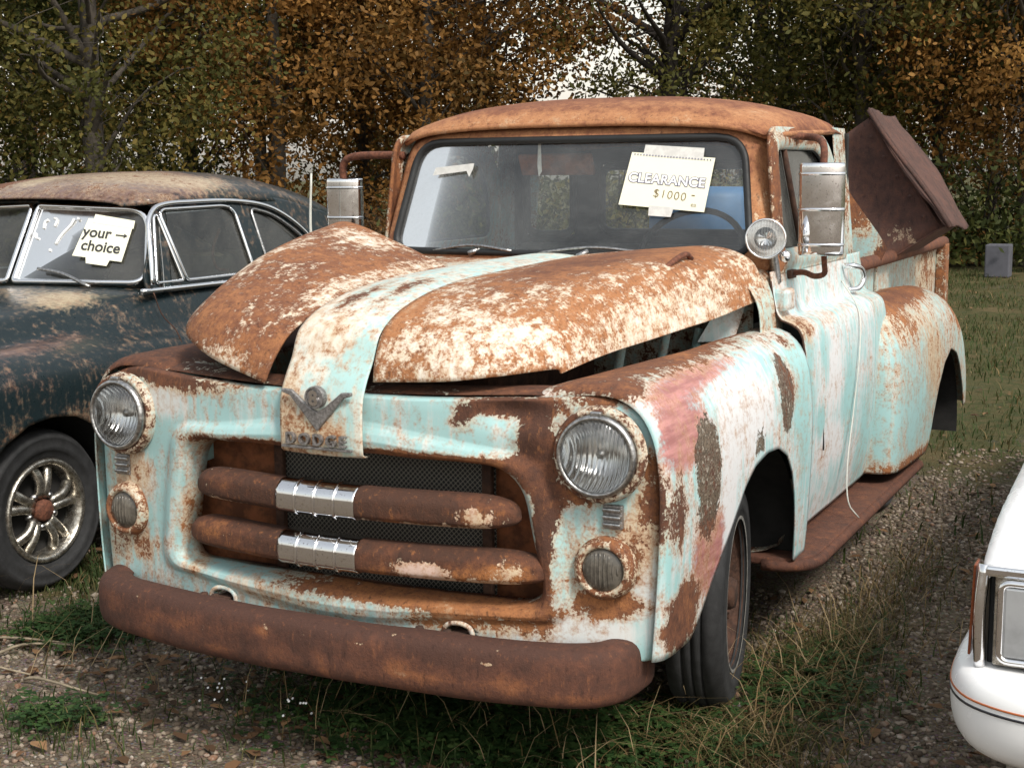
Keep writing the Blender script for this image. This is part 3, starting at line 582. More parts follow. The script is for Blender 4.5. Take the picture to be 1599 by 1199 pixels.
# door window frame + glass
upx = lambda z: np.interp(z, [1.28, 1.80], [.778, .728])
win = roundpoly([(1.672, 1.362), (2.455, 1.362), (2.40, 1.60), (2.23, 1.715), (1.672, 1.712)], [.03, .06, .12, .10, .05])
wout = roundpoly([(1.575, 1.285), (2.552, 1.285), (2.515, 1.64), (2.31, 1.788), (1.60, 1.783)], [.01, .02, .16, .14, .09])
for s in (1, -1):
    o, lp = ring('window_frame', win, wout, 160, lambda y, z, t: (s*(upx(z)+.012*math.sin(min(1, t*1.2)*math.pi)), y, z), 'teal', doors[s], (B(rust=.25, white=.4, tone=.5, stain=.4), [(B(rust=.5, stain=.5), (s*.74, 1.62, 1.55), (.1, .05, .3)), (B(rust=.5), (s*.74, 2.0, 1.75), (.1, .3, .02))]), th=.012)
    tube('window_seal', [(s*(upx(z)+.002), y, z) for y, z in lp[::2]], .008, 'black', doors[s], 6, closed=True)
    pydata('window_glass', [(s*(upx(z)-.012), y, z) for y, z in lp], [tuple(range(len(lp)))], 'wside', doors[s], False)
    tube('vent_bar', [(s*(upx(1.71)), 1.80, 1.712), (s*(upx(1.36)), 1.93, 1.362)], .011, 'darkrust', doors[s], 8)
    # C panel behind the door
    g = np.array([[(s*(upx(z)+.004), y, z) for z in np.linspace(1.28, 1.80, 12)] for y in (2.50, 2.64, 2.70)]+[[(s*(upx(z)-.02), 2.755, z) for z in np.linspace(1.28, 1.80, 12)], [(s*(upx(z)-.07), 2.785, z) for z in np.linspace(1.28, 1.80, 12)]])
    grid('cab_corner_pillar', cr_u(g, 24), 'teal', T, (B(rust=.4, white=.3, tone=.4), []), .004)
# windscreen and surround
wy = lambda x, z: 1.46+(z-1.34)*.33+.075*(x/.7)**2
wi = roundpoly([(-.705, 1.350), (.705, 1.350), (.640, 1.752), (-.640, 1.752)], [.075, .075, .095, .095])
wo_ = roundpoly([(-.778, 1.300), (.778, 1.300), (.715, 1.800), (-.715, 1.800)], [.03, .03, .13, .13])
surr, lp = ring('windshield_surround', wi, wo_, 260, lambda x, z, t: (x, wy(x, z)-.004+.012*t+.03*max(0, t-.6)+(.05*max(0, t-.5)*(abs(x) > .6)), z), 'roof', T, (B(rust=.85, tone=.7, white=.4), [(B(rust=-.2, tone=.3), (.74, 1.6, 1.5), (.05, .2, .2))]), nr=14, sx=.7, sz=.2)
ws = grid('windshield', [[(x*f, wy(x*f, 1.55+(z-1.55)*f)+.004, 1.55+(z-1.55)*f) for f in np.linspace(.001, 1, 12)] for x, z in lp], 'wscreen', T, closed_u=True)
tube('windshield_seal', [(x, wy(x, z)-.004, z) for x, z in lp[::2]], .0135, 'black', ws, 8, closed=True)
# roof
rr_ = [(1.598, .672, 1.797, 1.768), (1.612, .708, 1.826, 1.752), (1.69, .738, 1.868, 1.754), (1.85, .752, 1.900, 1.757), (2.05, .754, 1.912, 1.768), (2.3, .752, 1.908, 1.772), (2.52, .742, 1.888, 1.778), (2.67, .728, 1.845, 1.765), (2.75, .700, 1.785, 1.72), (2.785, .67, 1.70, 1.65)]
S_ = np.sign(np.linspace(-1, 1, 31))*np.abs(np.linspace(-1, 1, 31))**.75
rows = [[(w_*sx, y+.05*(1-abs(y-1.57)/.2 if abs(y-1.57) < .2 else 0)*sx*sx, ze+(zt-ze)*(1-abs(sx)**2.6)**(1/1.9)) for sx in S_] for y, w_, zt, ze in rr_]
roof = grid('cab_roof', wob(cr_u(np.array(rows), 70), .003, 4, 6), 'roof', T, ({'rust': .93, 'tone': .50}, [(B(tone=.45, rust=-.12), (0, 1.60, 1.82), (.9, .06, .06)), (B(tone=.5), (.66, 1.75, 1.83), (.1, .2, .05)), (B(tone=.5), (-.66, 1.75, 1.83), (.1, .2, .06)), (B(tone=-.25), (.12, 1.9, 1.9), (.3, .12, .05)), (B(tone=.3), (.3, 1.72, 1.88), (.3, .05, .05))]), .006)
tube('drip_moulding', [(-.735, 2.5, 1.782), (-.757, 2.0, 1.768), (-.746, 1.74, 1.757), (-.710, 1.668, 1.752), (-.655, 1.642, 1.772), (-.55, 1.622, 1.790), (-.3, 1.600, 1.803), (0, 1.592, 1.805), (.3, 1.600, 1.803), (.55, 1.622, 1.790), (.655, 1.642, 1.772), (.710, 1.668, 1.752), (.746, 1.74, 1.757), (.757, 2.0, 1.768), (.735, 2.5, 1.782)], .010, 'roof', roof, 8, 90, wear=(B(rust=.9, tone=.8), []))
# cowl
cw = [[(x, y, z-dz) for x, z in ((-.800, 1.00), (-.800, 1.15), (-.788, 1.235), (-.745, 1.297), (-.62, 1.327), (-.3, 1.335), (0, 1.337), (.3, 1.335), (.62, 1.327), (.745, 1.297), (.788, 1.235), (.800, 1.15), (.800, 1.00))] for y, dz in ((1.34, .03), (1.42, .018), (1.47, .008), (1.54, .003), (1.59, .0))]
grid('cowl', loft(cw, 20, 90), 'hood', T, (B(rust=.35, white=.3, tone=.55, stain=.4), [(B(rust=.4), (0, 1.45, 1.33), (.6, .1, .05))]), .004)
grid('hood_rear_panel', loft([[(x, y, 1.318+.02*(y-.8)-.06*max(0, abs(x)-.4)) for x in np.linspace(-.66, .10, 9)] for y in (.72, .95, 1.15, 1.40)], 24, 30), 'hood', T, (B(rust=.55, white=.4, tone=.5, stain=.6), [(B(rust=-.4), (-.15, 1, 1.3), (.15, .3, .1))]), .004)
hb = box('door_hinge', (.815, 1.565, 1.205), (.055, .10, .075), 'fender', T, b=.02, sub=3, wear=(B(rust=.15, white=.6, stain=.3), []))
# wipers
for px0, px1 in ((-.50, -.16), (-.05, .36)):
    wp = tube('wiper', [(px0+.17, wy(px0, 1.34)-.05, 1.345), (px0+.20, wy(px0, 1.36)-.03, 1.362)], .010, 'chrome_dull', T, 8)
    tube('wiper_blade', [(px0, wy(px0, 1.36)-.014, 1.353), ((px0+px1)/2, wy(px0/2+px1/2, 1.37)-.016, 1.375), (px1, wy(px1, 1.36)-.016, 1.358)], .006, 'chrome_dull', wp, 6, 12)
# back wall with windows
rw = [(-.36, .36, 1.37, 1.66), (-.70, -.50, 1.36, 1.67), (.50, .70, 1.36, 1.67)]
def wloop(x0, x1, z0, z1, rd=.06): return roundpoly([(x0, z0), (x1, z0), (x1, z1), (x0, z1)], rd, 6)
def keep_wall(x, y, z):
    for x0, x1, z0, z1 in rw:
        if x0 < x < x1 and z0 < z < z1: return False
    return True
yb = lambda x: 2.77-.10*max(0, (abs(x)-.45)/.3)**2
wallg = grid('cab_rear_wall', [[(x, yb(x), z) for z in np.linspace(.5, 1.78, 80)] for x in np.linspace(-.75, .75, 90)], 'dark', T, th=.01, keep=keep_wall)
for rc in rw:
    lp = wloop(*rc); tube('rear_window_seal', [(x, yb(x)-.006, z) for x, z in lp], .018, 'black', wallg, 8, closed=True)
    pydata('rear_window', [(x, yb(x), z) for x, z in lp], [tuple(range(len(lp)))], 'wrear', wallg, False)
# interior
st = box('seat_back', (0, 2.55, 1.08), (1.36, .14, .5), 'seat', T, b=.05); box('seat_cushion', (0, 2.28, .82), (1.36, .5, .16), 'seat', T, b=.05)
box('cab_floor', (0, 2.1, .52), (1.5, 1.25, .03), 'dark', T); da = box('dashboard', (0, 1.66, 1.20), (1.42, .16, .20), 'dark', T, b=.05)
sw = tube('steering_wheel', [(.37+.20*math.cos(a), 1.88+.20*math.sin(a)*.55, 1.33+.20*math.sin(a)*.80) for a in np.linspace(0, 2*math.pi, 40, endpoint=False)], .012, 'black', T, 8, closed=True)
tube('spoke', [(.18, 1.88, 1.33), (.56, 1.88, 1.33)], .008, 'black', sw, 6); tube('steering_column', [(.37, 1.88, 1.33), (.37, 1.62, 1.15)], .02, 'black', sw, 8)
visor = box('sun_visor', (-.10, 1.72, 1.665), (.30, .02, .085), 'orangerust', T, rot=Matrix.Rotation(R(25), 3, 'X'), b=.008)
# mirrors
def mirror_unit(s, c, rz, parent):
    rows = []
    for z, f in ((.137, .96), (.130, 1), (-.130, 1), (-.137, .96)):
        rows.append([(c[0]+f*(.073*math.cos(a)*math.cos(rz)+.035*math.sin(a)*math.sin(rz)), c[1]+f*(.073*math.cos(a)*math.sin(rz)*s-.038*math.sin(a)), c[2]+z) for a in np.linspace(0, math.pi, 19)])
    mh = grid('side_mirror', cr_u(np.array(rows), 24), 'chrome', parent, None, .003)
    Gp = np.array(rows)
    for k, zz in enumerate((.118, .0, -.118)): tube('mirror_strap', [(p[0], p[1]-.002, c[2]+zz) for p in rows[1]], .006, 'chrome', mh, 6)
    for zz, h in ((.140, .016), (-.140, .016)):
        V = [(p[0], p[1], c[2]+zz-h/2) for p in rows[1]]+[(p[0], p[1], c[2]+zz+h/2) for p in rows[1]]; k = len(rows[1])
        pydata('mirror_cap', V, [tuple(range(k)), tuple(range(k, 2*k))]+[(i, (i+1) % k, k+(i+1) % k, k+i) for i in range(k)], 'rustpipe', mh, False)
    pydata('mirror_glass', [(p[0], p[1]+.004, p[2]) for p in (rows[1][0], rows[1][-1], rows[2][-1], rows[2][0])], [(0, 1, 2, 3)], 'chrome', mh, False)
    return mh
mr_ = mirror_unit(1, (.915, 1.645, 1.505), R(12), T)
tube('mirror_arm', [(.742, 1.74, 1.735), (.752, 1.86, 1.755), (.79, 1.90, 1.752), (.86, 1.80, 1.742), (.905, 1.70, 1.71), (.912, 1.67, 1.64)], .013, 'rustpipe', mr_, 8, 24)
tube('mirror_arm', [(.92, 1.665, 1.37), (.92, 1.68, 1.32), (.915, 1.70, 1.285), (.88, 1.71, 1.275), (.84, 1.715, 1.287), (.785, 1.72, 1.28)], .010, 'rustpipe', mr_, 8, 24)
box('mirror_bracket', (.79, 1.72, 1.28), (.03, .07, .03), 'darkrust', mr_)
ml = mirror_unit(-1, (-1.02, 1.70, 1.465), R(-10), T)
tube('mirror_arm', [(-.72, 1.66, 1.705), (-.80, 1.66, 1.708), (-.94, 1.67, 1.706), (-1.0, 1.68, 1.692), (-1.02, 1.685, 1.66), (-1.02, 1.69, 1.60)], .015, 'rustpipe', ml, 8, 30)
tube('mirror_arm', [(-1.02, 1.69, 1.34), (-1.02, 1.69, 1.31), (-.9, 1.69, 1.30), (-.78, 1.69, 1.30)], .010, 'rustpipe', ml, 8, 20)
tube('antenna', [(-1.02, 1.50, 1.18), (-1.055, 1.50, 1.40), (-1.045, 1.50, 1.64)], [.006, .006, .0045], 'wire', T, 6, 10)
# spotlight
sp = lathe('spotlight', [(.001, -.085), (.022, -.08), (.045, -.062), (.060, -.03), (.066, .0), (.068, .012), (.064, .018), (.060, .012)], (.772, 1.485, 1.412), (.25, -1, .05), 'chrome', T, 36)
lathe('reflector', [(.060, .012), (.045, -.008), (.025, -.022), (.001, -.028)], (.772, 1.485, 1.412), (.25, -1, .05), 'chrome', sp, 36)
lathe('lens', [(.061, .014), (.04, .020), (.001, .023)], (.772, 1.485, 1.412), (.25, -1, .05), 'lens', sp, 30)
tube('spotlight_stem', [(.775, 1.53, 1.395), (.78, 1.56, 1.33), (.785, 1.58, 1.26)], .016, 'chrome_dull', sp, 10, 8)
lathe('clamp_ball', [(.001, -.02), (.014, -.014), (.02, 0), (.014, .014), (.001, .02)], (.825, 1.53, 1.352), (0, 0, 1), 'chrome', sp, 16)
# door handle
dh = lathe('door_handle', [(.001, .010), (.03, .008), (.046, .003), (.05, -.004)], (.785, 2.46, 1.222), (1, -.1, .05), 'chrome', doors[1], 28, squash=1.35)
tube('handle_loop', [(.80, 2.46, 1.262), (.84, 2.47, 1.262), (.855, 2.53, 1.245), (.857, 2.56, 1.21), (.845, 2.53, 1.172), (.81, 2.49, 1.165)], .011, 'chrome', doors[1], 8, 30)
# hanging wire on the door
tube('hanging_wire', [(.80, 2.42, 1.21), (.90, 2.30, 1.10), (.925, 2.22, .95), (.925, 2.15, .75), (.93, 2.05, .55), (.95, 2.0, .42), (.985, 2.02, .365)], .0028, 'wire', doors[1], 6, 40)
for y, z in ((1.72, 1.00), (1.74, .76)): tube('door_scratch', [(.9105, y, z), (.9125, y+.015, z-.06), (.912, y+.02, z-.10)], .003, 'black', doors[1], 5, 8)
# running boards
for s in (1, -1):
    rp = roundpoly([(.74, 1.36), (.975, 1.36), (.975, 3.24), (.74, 3.24)], [.01, .16, .02, .01], 10)
    pydd = prism('running_board', [(s*x, y, .335) for x, y in (rp if s > 0 else rp[::-1])], .028, 'bumper', T, .008)
    wear_attr(pydd.data, (B(rust=1.0, tone=.35), []), None)
    tube('board_edge', [(s*x, y, .336) for x, y in rp[10:34]], .020, 'bumper', pydd, 8, wear=(B(rust=1.1, tone=.3), []))
    grid('cab_sill', [[(s*x, y, z) for x, z in ((.74, .36), (.80, .37), (.855, .395), (.86, .42))] for y in (1.40, 2.78)], 'teal', T, (B(rust=.5, tone=.2), []))
# ---- cargo bed
bw = ({'rust': .2, 'white': .4, 'tone': .5, 'stain': .25}, [(B(rust=.35, stain=.5), (.73, 4.6, 1.1), (.1, .3, .2)), (B(rust=.4), (.73, 3, 1.22), (.1, 3, .03))])
for s in (1, -1):
    bs = grid('bed_side', [[(s*x, y, z) for x, z in ((.72, .55), (.72, .7), (.722, .95), (.724, 1.10), (.724, 1.18), (.735, 1.225))] for y in np.linspace(2.86, 4.98, 60)], 'teal', T, bw if s > 0 else mspec(bw), .008)
    tube('bed_rail', [(s*.745, 2.85, 1.232), (s*.745, 3.9, 1.234), (s*.745, 4.99, 1.238)], .030, 'bumper', bs, 12, 40, wear=(B(rust=1.0, tone=.45), []))
    box('stake_pocket', (s*.752, 4.93, 1.06), (.055, .10, .34), 'teal', bs, b=.008, sub=3, wear=(B(rust=.6, tone=.6, stain=.5), []))
    box('bed_seam', (s*.733, 3.35, 1.1), (.01, .012, .24), 'teal', bs, b=.002, wear=(B(rust=.4, white=.3), []))
for y, nm in ((2.86, 'bed_front_wall'), (4.97, 'tailgate')): box(nm, (0, y, .93), (1.44, .02, .58), 'bumper', T, sub=2, wear=(B(rust=.7, tone=.3, white=.3), []))
for k in range(7): box('bed_plank', (-.60+k*.2, 3.92, .64), (.19, 2.08, .03), 'darkrust', T)
box('chassis_rail', (.38, 2.6, .46), (.07, 4.6, .13), 'darkrust', T); box('chassis_rail', (-.38, 2.6, .46), (.07, 4.6, .13), 'darkrust', T)
for y in (1.0, 3.74): tube('axle', [(-.8, y, .345), (.8, y, .345)], .04, 'darkrust', T, 10)
# rear fenders
RS = [(2.605, .25, .90), (2.615, .72, .975), (2.66, .90, 1.02), (2.78, .97, 1.055), (3.0, 1.0, 1.078), (3.4, 1.01, 1.085), (3.8, 1.0, 1.065), (4.1, .97, 1.01), (4.3, .93, .92), (4.42, .84, .80), (4.46, .5, .70)]
zr = [(2.5, .41), (3.20, .40), (3.27, .43), (3.34, .55), (3.42, .66), (3.55, .755), (3.74, .80), (3.93, .755), (4.08, .66), (4.18, .55), (4.24, .45), (4.6, .44)]
rows = []
base = [(.722, 0), (.76, .006), (.82, .012), (.89, -.01), (.945, -.055), (.985, -.13), (1.003, -.25), (1.008, -.40), (1.004, -.55), (.995, -.72)]
ctrl = np.array([[(.722+(x-.722)*fx, y, zt+dz*(1 if fx > .5 else .8)) for x, dz in base] for y, fx, zt in RS])
yy = np.linspace(0, len(RS)-1, 110); CG = cr_u(ctrl, 110)
RG = np.array([clip_section(cr(S, 140), np.interp(S[0, 1], *zip(*zr)), 60) for S in CG])
rfw = ({'rust': .30, 'white': .38, 'tone': .62, 'stain': .25}, [(B(rust=.55, tone=-.1), (.86, 3.2, 1.09), (.12, .7, .045)), (B(rust=.2, stain=.5), (.95, 2.9, 1.0), (.1, .3, .08)), (B(rust=-.18, white=-.3, stain=-.2), (.98, 2.9, .6), (.1, .5, .18)), (B(stain=.7, rust=.1), (1.0, 3.3, .8), (.1, .2, .2)), (B(rust=.4), (.98, 3.0, .42), (.1, .6, .03)), (B(rust=.4, tone=.1), (.98, 4.1, .95), (.1, .2, .1))])
grid('rear_fender', wob(RG, .004, 3, 4), 'teal', T, rfw, .006); grid('rear_fender', wob(mirror(RG), .004, 3, 4), 'teal', T, mspec(rfw), .006)
for s in (1, -1): grid('rear_wheel_housing', [[(s*x, 3.74-.5*math.cos(t), .36+.45*math.sin(t)) for t in np.linspace(-.1, math.pi+.1, 20)] for x in (.70, .97)], 'dark', T)
# ---- things in and on the truck
E2 = thing('clearance_sign', (.34, 1.5, 1.5), 'cream paper sign reading CLEARANCE taped to the truck windshield', 'sign')
def on_ws(x, z, off=-.006): return Vector((x, wy(x, z)+off, z))
def ws_basis(x, z, tilt=0, off=-.008):
    p = on_ws(x, z, off); ex = on_ws(x+.05, z-.05*math.tan(tilt), off)-p; ey = on_ws(x, z+.05, off)-p; return basis(p, ex, ey)
Bs = ws_basis(.395, 1.602, R(5), -.012)
def sheet(name, pts, mat, parent, Bm, bend=0.0, z=0.0):
    P = [Bm @ Vector((x, y, z+bend*x*x)) for x, y in pts]; o = pydata(name, P, [tuple(range(len(P)))], mat, parent, False); return solid(o, .0006, 0)
sheet('paper', [(-.158, -.098), (.148, -.098), (.155, .096), (-.142, .094)], 'paper', E2, Bs)
pp = bpy.data.objects['paper']
for k in range(26):
    x = -.132+k*.0108; sheet('perforation', [(x, .084), (x+.004, .084), (x+.004, .090), (x, .090)], 'inkgrey', pp, Bs, z=.0012)
sheet('tape_strip', [(-.10, .085), (.115, .085), (.112, .128), (-.098, .124)], 'tape', E2, Bs, z=.001); sheet('tape_strip', [(-.045, -.128), (.035, -.126), (.040, -.092), (-.048, -.092)], 'tape', E2, Bs, z=.001)
Tb = Bs @ Matrix.Translation((-.002, -.012, .0014)); text('printed_word', 'CLEARANCE', 'inkgrey', E2, Tb, .047, .0002, .0032, 1.05); text('printed_word', 'CLEARANCE', 'inkwhite', E2, Tb @ Matrix.Translation((0, 0, .0008)), .047, .0002, .0006, 1.05)
tm = Bs @ Matrix.Translation((.018, -.062, .0014)) @ Matrix.Rotation(R(-3), 4, 'Z'); text('handwritten_price', '$1000', 'inkbrown', E2, tm, .042, .0002, -.0006, 1.15); text('handwritten_price', '-', 'inkbrown', E2, tm @ Matrix.Translation((.082, .012, 0)), .05, .0002, -.0004); text('handwritten_price', 'ea', 'inkbrown', E2, tm @ Matrix.Translation((.09, -.016, 0)), .022, .0002, -.0003)
Bt = ws_basis(-.46, 1.648, R(-3), -.012)
tp = sheet('tape_scrap', [(-.095, -.016), (-.085, .014), (.09, .02), (.088, -.002), (.075, -.032), (.06, -.008)], 'tape', None, Bt); tag(tp, 'torn strip of masking tape on the truck windshield, without any paper', 'tape')
prism('mirror_ribbon', [(-.130, 1.625, 1.745), (-.120, 1.625, 1.745), (-.118, 1.628, 1.64), (-.13, 1.628, 1.62), (-.135, 1.628, 1.66)], .002, 'tape', None)
tag(bpy.data.objects['mirror_ribbon'], 'white strip hanging inside the truck windshield above the rusty visor', 'ribbon')
# rusty bin thrown in the bed
Bn = thing('rusty_metal_bin', (.62, 3.7, 1.2), 'dark rusty sheet metal bin lying tilted in the truck bed', 'bin')
rt_ = Matrix.Rotation(R(56), 3, 'Y'); ctr = Vector((.60, 3.85, 1.49))
def binp(a, b_, y): return ctr+rt_ @ Vector((a, 0, b_))+Vector((0, y, 0))
Gf = np.array([[binp(a, b_, -.25+.05*(1-(2*(a+.30)/.60-1)**2)*(1-(2*(b_+.24)/.48-1)**2)) for b_ in np.linspace(-.24, .24, 16)] for a in np.linspace(-.30, .30, 18)])
lw = (B(rust=1.0, tone=.35), [(B(rust=-.5, white=.5), (.78, 3.6, 1.33), (.1, .2, .06))])
grid('bin_face', wob(Gf, .006, 5, 1), 'load', Bn, lw, .006)
for nm, aa, bb in (('bin_wall', ((-.30, .30), (-.30, .30)), (-.24, -.24)),): pass
for nm, (a0, a1), (b0, b1) in (('bin_wall', (-.30, .30), (-.24, -.24)), ('bin_wall', (-.30, .30), (.24, .24)), ('bin_wall', (-.30, -.30), (-.24, .24)), ('bin_wall', (.30, .30), (-.24, .24))):
    g = np.array([[binp(a0+(a1-a0)*t, b0+(b1-b0)*t, y) for y in np.linspace(-.25, .3, 8)] for t in np.linspace(0, 1, 10)]); grid(nm, g, 'load', Bn, lw, .006)
lg_ = np.array([[binp(a_+.012*math.sin(9*y_), .262+.015*math.sin(a_*7+y_*4)+.02*max(0, abs(a_)-.25), y_) for y_ in np.linspace(-.31, .33, 26)] for a_ in np.linspace(-.33, .335, 30)])
ld = grid('bin_lid', wob(lg_, .008, 9, 3), 'load', Bn, (B(rust=.95, tone=.2, white=.3), []), .007)
for off_ in (0, -6): tube('lid_ridge', [binp(a_, .272+.012*math.sin(a_*7), -.31+abs(off_)*.008) for a_ in np.linspace(-.325, .33, 14)], .010, 'load', ld, 7, wear=(B(rust=.95, tone=.1), []))
for k in range(5): lathe('rivet', [(.001, .006), (.008, .003), (.010, 0)], binp(-.22+k*.11, .20, -.262), (0, -1, 0), 'load', ld, 8, (B(rust=1, tone=.2), []))
pn = prism('scrap_panel', [(.63, 3.18, 1.56), (.665, 3.2, 1.50), (.76, 3.24, 1.36), (.80, 3.26, 1.29), (.76, 3.25, 1.20), (.60, 3.2, 1.22), (.575, 3.17, 1.40)], .006, 'teal', None)
me = pn.data; bm = bmesh.new(); bm.from_mesh(me); bmesh.ops.triangulate(bm, faces=bm.faces[:]); bmesh.ops.subdivide_edges(bm, edges=bm.edges[:], cuts=6, use_grid_fill=True); bm.to_mesh(me); bm.free()
wear_attr(me, (B(rust=.35, tone=.6, stain=.4, white=-.2), [(B(rust=.4, stain=.6), (.66, 3.2, 1.46), (.08, .2, .1)), (B(rust=-.4, stain=-.4), (.68, 3.2, 1.29), (.07, .2, .05)), (B(rust=.5, tone=-.4), (.78, 3.25, 1.27), (.04, .2, .06))]), None)
tag(pn, 'torn teal and orange rusted sheet metal scrap beside the bin in the bed', 'scrap metal')
dr = lathe('plastic_drum', [(.001, 0), (.26, 0), (.28, .03), (.285, .3), (.275, .32), (.285, .34), (.285, .6), (.275, .62), (.285, .64), (.28, .86), (.25, .90), (.001, .905)], (-.02, 3.25, .66), (0, 0, 1), 'blue', None, 40)
tag(dr, 'blue plastic drum standing in the bed behind the cab window', 'drum')
# ================================================================== dark sedan parked beside the truck
SX = -2.84
S = thing('sedan', (SX, 2.4, 0), 'dark navy vintage sedan with peeling roof parked beside the pickup', 'car')
def sxm(G, s): G = np.array(G, float); G[..., 0] = SX+s*G[..., 0]; return G
nav = lambda *b_: ({'rust': .03, 'white': .15, 'tone': .35, 'stain': .0}, list(b_))
# body side: stations (y, hood centre z, shoulder(x,z), valley(x,z), crown(x,z), side x)
st_ = [(-.02, .70, (.30, .72), (.46, .70), (.62, .72), .70), (.06, .86, (.33, .85), (.50, .80), (.66, .82), .80), (.25, .97, (.36, .95), (.54, .88), (.70, .90), .865), (.6, 1.05, (.42, 1.01), (.58, .93), (.72, .945), .893), (1.0, 1.095, (.48, 1.045), (.62, .96), (.74, .955), .900), (1.4, 1.125, (.56, 1.08), (.67, 1.00), (.76, .955), .900), (1.72, 1.145, (.66, 1.12), (.735, 1.06), (.79, .97), .897), (2.2, 1.15, (.70, 1.145), (.752, 1.09), (.80, .98), .893), (2.9, 1.15, (.70, 1.145), (.752, 1.09), (.81, .98), .893), (3.5, 1.14, (.66, 1.13), (.735, 1.07), (.82, .98), .91), (4.1, 1.07, (.55, 1.06), (.68, 1.0), (.82, .94), .91), (4.7, .93, (.4, .92), (.58, .88), (.74, .84), .84), (5.0, .74, (.3, .73), (.45, .70), (.58, .68), .66)]
rows = [[(0, y, hz), (.2, y, hz-.002), (a[0], y, a[1]), (v_[0], y, v_[1]), (c_[0], y, c_[1]), (sx_*.975, y, c_[1]-.07), (sx_, y, .72 if c_[1] > .9 else c_[1]-.2), (sx_*.995, y, .56), (sx_*.97, y, .40), (sx_*.93, y, .26)] for y, hz, a, v_, c_, sx_ in st_]
CG = cr_u(np.array(rows), 170); 
za = [(-.1, .34), (.50, .34), (.56, .40), (.62, .52), (.72, .63), (.85, .69), (.97, .705), (1.10, .69), (1.23, .62), (1.32, .52), (1.38, .40), (1.43, .30), (3.4, .30), (3.46, .40), (3.55, .50), (3.85, .56), (4.15, .50), (4.24, .40), (4.3, .34), (5.2, .36)]
BG = np.array([clip_section(cr(q, 160), np.interp(q[0, 1], *zip(*za)), 70) for q in CG])
for s in (1, -1):
    body = grid('body_shell', wob(sxm(BG, s), .003, 3, 11), 'navy', S, nav((B(prim=.62), (SX+s*.72, .7, .97), (.16, 1.0, .07)), (B(prim=.42), (SX+s*.88, .8, .85), (.1, .6, .08)), (B(stain=.8, rust=-.1), (SX+s*.50, 1.45, 1.11), (.14, .18, .05)), (B(stain=.5), (SX+s*.3, 1.5, 1.13), (.3, .15, .05)), (B(stain=.5), (SX+s*.5, .9, 1.03), (.03, .3, .06)), (B(prim=.5, rust=.2), (SX+s*.9, 2.3, .95), (.1, .6, .08)), (B(rust=.25, tone=-.1), (SX+s*.9, 1.1, .66), (.1, .5, .06))), .006)
    tube('door_gap', [(SX+s*.772, 1.745, 1.13), (SX+s*.803, 1.76, 1.03), (SX+s*.86, 1.79, .95), (SX+s*.895, 1.80, .8), (SX+s*.893, 1.80, .45)], .003, 'darkrust', body, 6, 30)
    tube('belt_moulding', [(SX+s*.748, 1.70, 1.135), (SX+s*.762, 2.2, 1.135), (SX+s*.762, 2.9, 1.13), (SX+s*.75, 3.2, 1.12)], .013, 'chrome', S, 8, 40)
    grid('wheel_housing', [[(SX+s*x, .97-.43*math.cos(t), .34+.38*math.sin(t)) for t in np.linspace(-.2, math.pi+.2, 20)] for x in (.4, .86)], 'dark', S)
    grid('wheel_housing_wall', [[(SX+s*.45, y, z) for z in (.1, .8)] for y in (.4, 1.6)], 'dark', S)
box('underbody', (SX, 2.5, .32), (1.3, 4.6, .12), 'dark', S)
# greenhouse: surface x for a height
gx = lambda z, y=2.2: np.interp(z, [1.13, 1.30, 1.50, 1.56], [.745, .705, .625, .585])-.10*max(0, (y-2.9)/1.0)**1.5
glist = [('vent_window', [(1.80, 1.165), (1.985, 1.165), (1.935, 1.455), (1.915, 1.47)], [.02, .01, .01, .03], None), ('door_window', [(2.01, 1.165), (2.52, 1.165), (2.50, 1.47), (2.44, 1.492), (1.975, 1.485), (1.955, 1.46)], [.02, .03, .04, .04, .03, .02], None), ('quarter_window', [(2.64, 1.18), (3.12, 1.18), (2.98, 1.33), (2.80, 1.44), (2.63, 1.475)], [.03, .06, .1, .08, .04], None)]
for s in (1, -1):
    # dark side panel with the openings left out
    loops = [roundpoly(p, rd) for _, p, rd, _ in glist]
    def inside(q, L):
        c = False; j = len(L)-1
        for i in range(len(L)):
            if (L[i][1] > q[1]) != (L[j][1] > q[1]) and q[0] < (L[j][0]-L[i][0])*(q[1]-L[i][1])/(L[j][1]-L[i][1])+L[i][0]: c = not c
            j = i
        return c
    def roofz(y): return np.interp(y, [1.7, 1.9, 2.1, 2.5, 2.9, 3.3, 3.7, 4.1], [1.13, 1.47, 1.545, 1.55, 1.52, 1.44, 1.30, 1.12])
    g = np.array([[(gx(1.12+(roofz(y)-1.12)*t, y), y, 1.12+(roofz(y)-1.12)*t) for t in np.linspace(0, 1, 44)] for y in np.linspace(1.74, 4.08, 150)])
    grid('side_pillars', sxm(g, s), 'navy', S, nav((B(prim=.4), (SX, 2, 1.5), (2, 1, .06))), .012, keep=lambda x, y, z: not any(inside((y, z), L) for L in loops))
    for (nm, p, rd, _), L in zip(glist, loops):
        gl_ = pydata(nm, [(SX+s*(gx(z, y)-.006), y, z) for y, z in L], [tuple(range(len(L)))], 'wsedan', S, False)
        tube('window_trim', [(SX+s*(gx(z, y)+.006), y, z) for y, z in L], .009, 'chrome' if nm != 'quarter_window' else 'chrome_dull', gl_, 6, closed=True)
# chrome bow over the side windows
    tube('window_bow', [(SX+s*(gx(z, y)+.014), y, z) for y, z in ((1.765, 1.16), (1.80, 1.30), (1.86, 1.44), (1.95, 1.50), (2.2, 1.515), (2.55, 1.51), (2.8, 1.47), (3.0, 1.36), (3.15, 1.2))], .011, 'chrome', S, 8, 60)
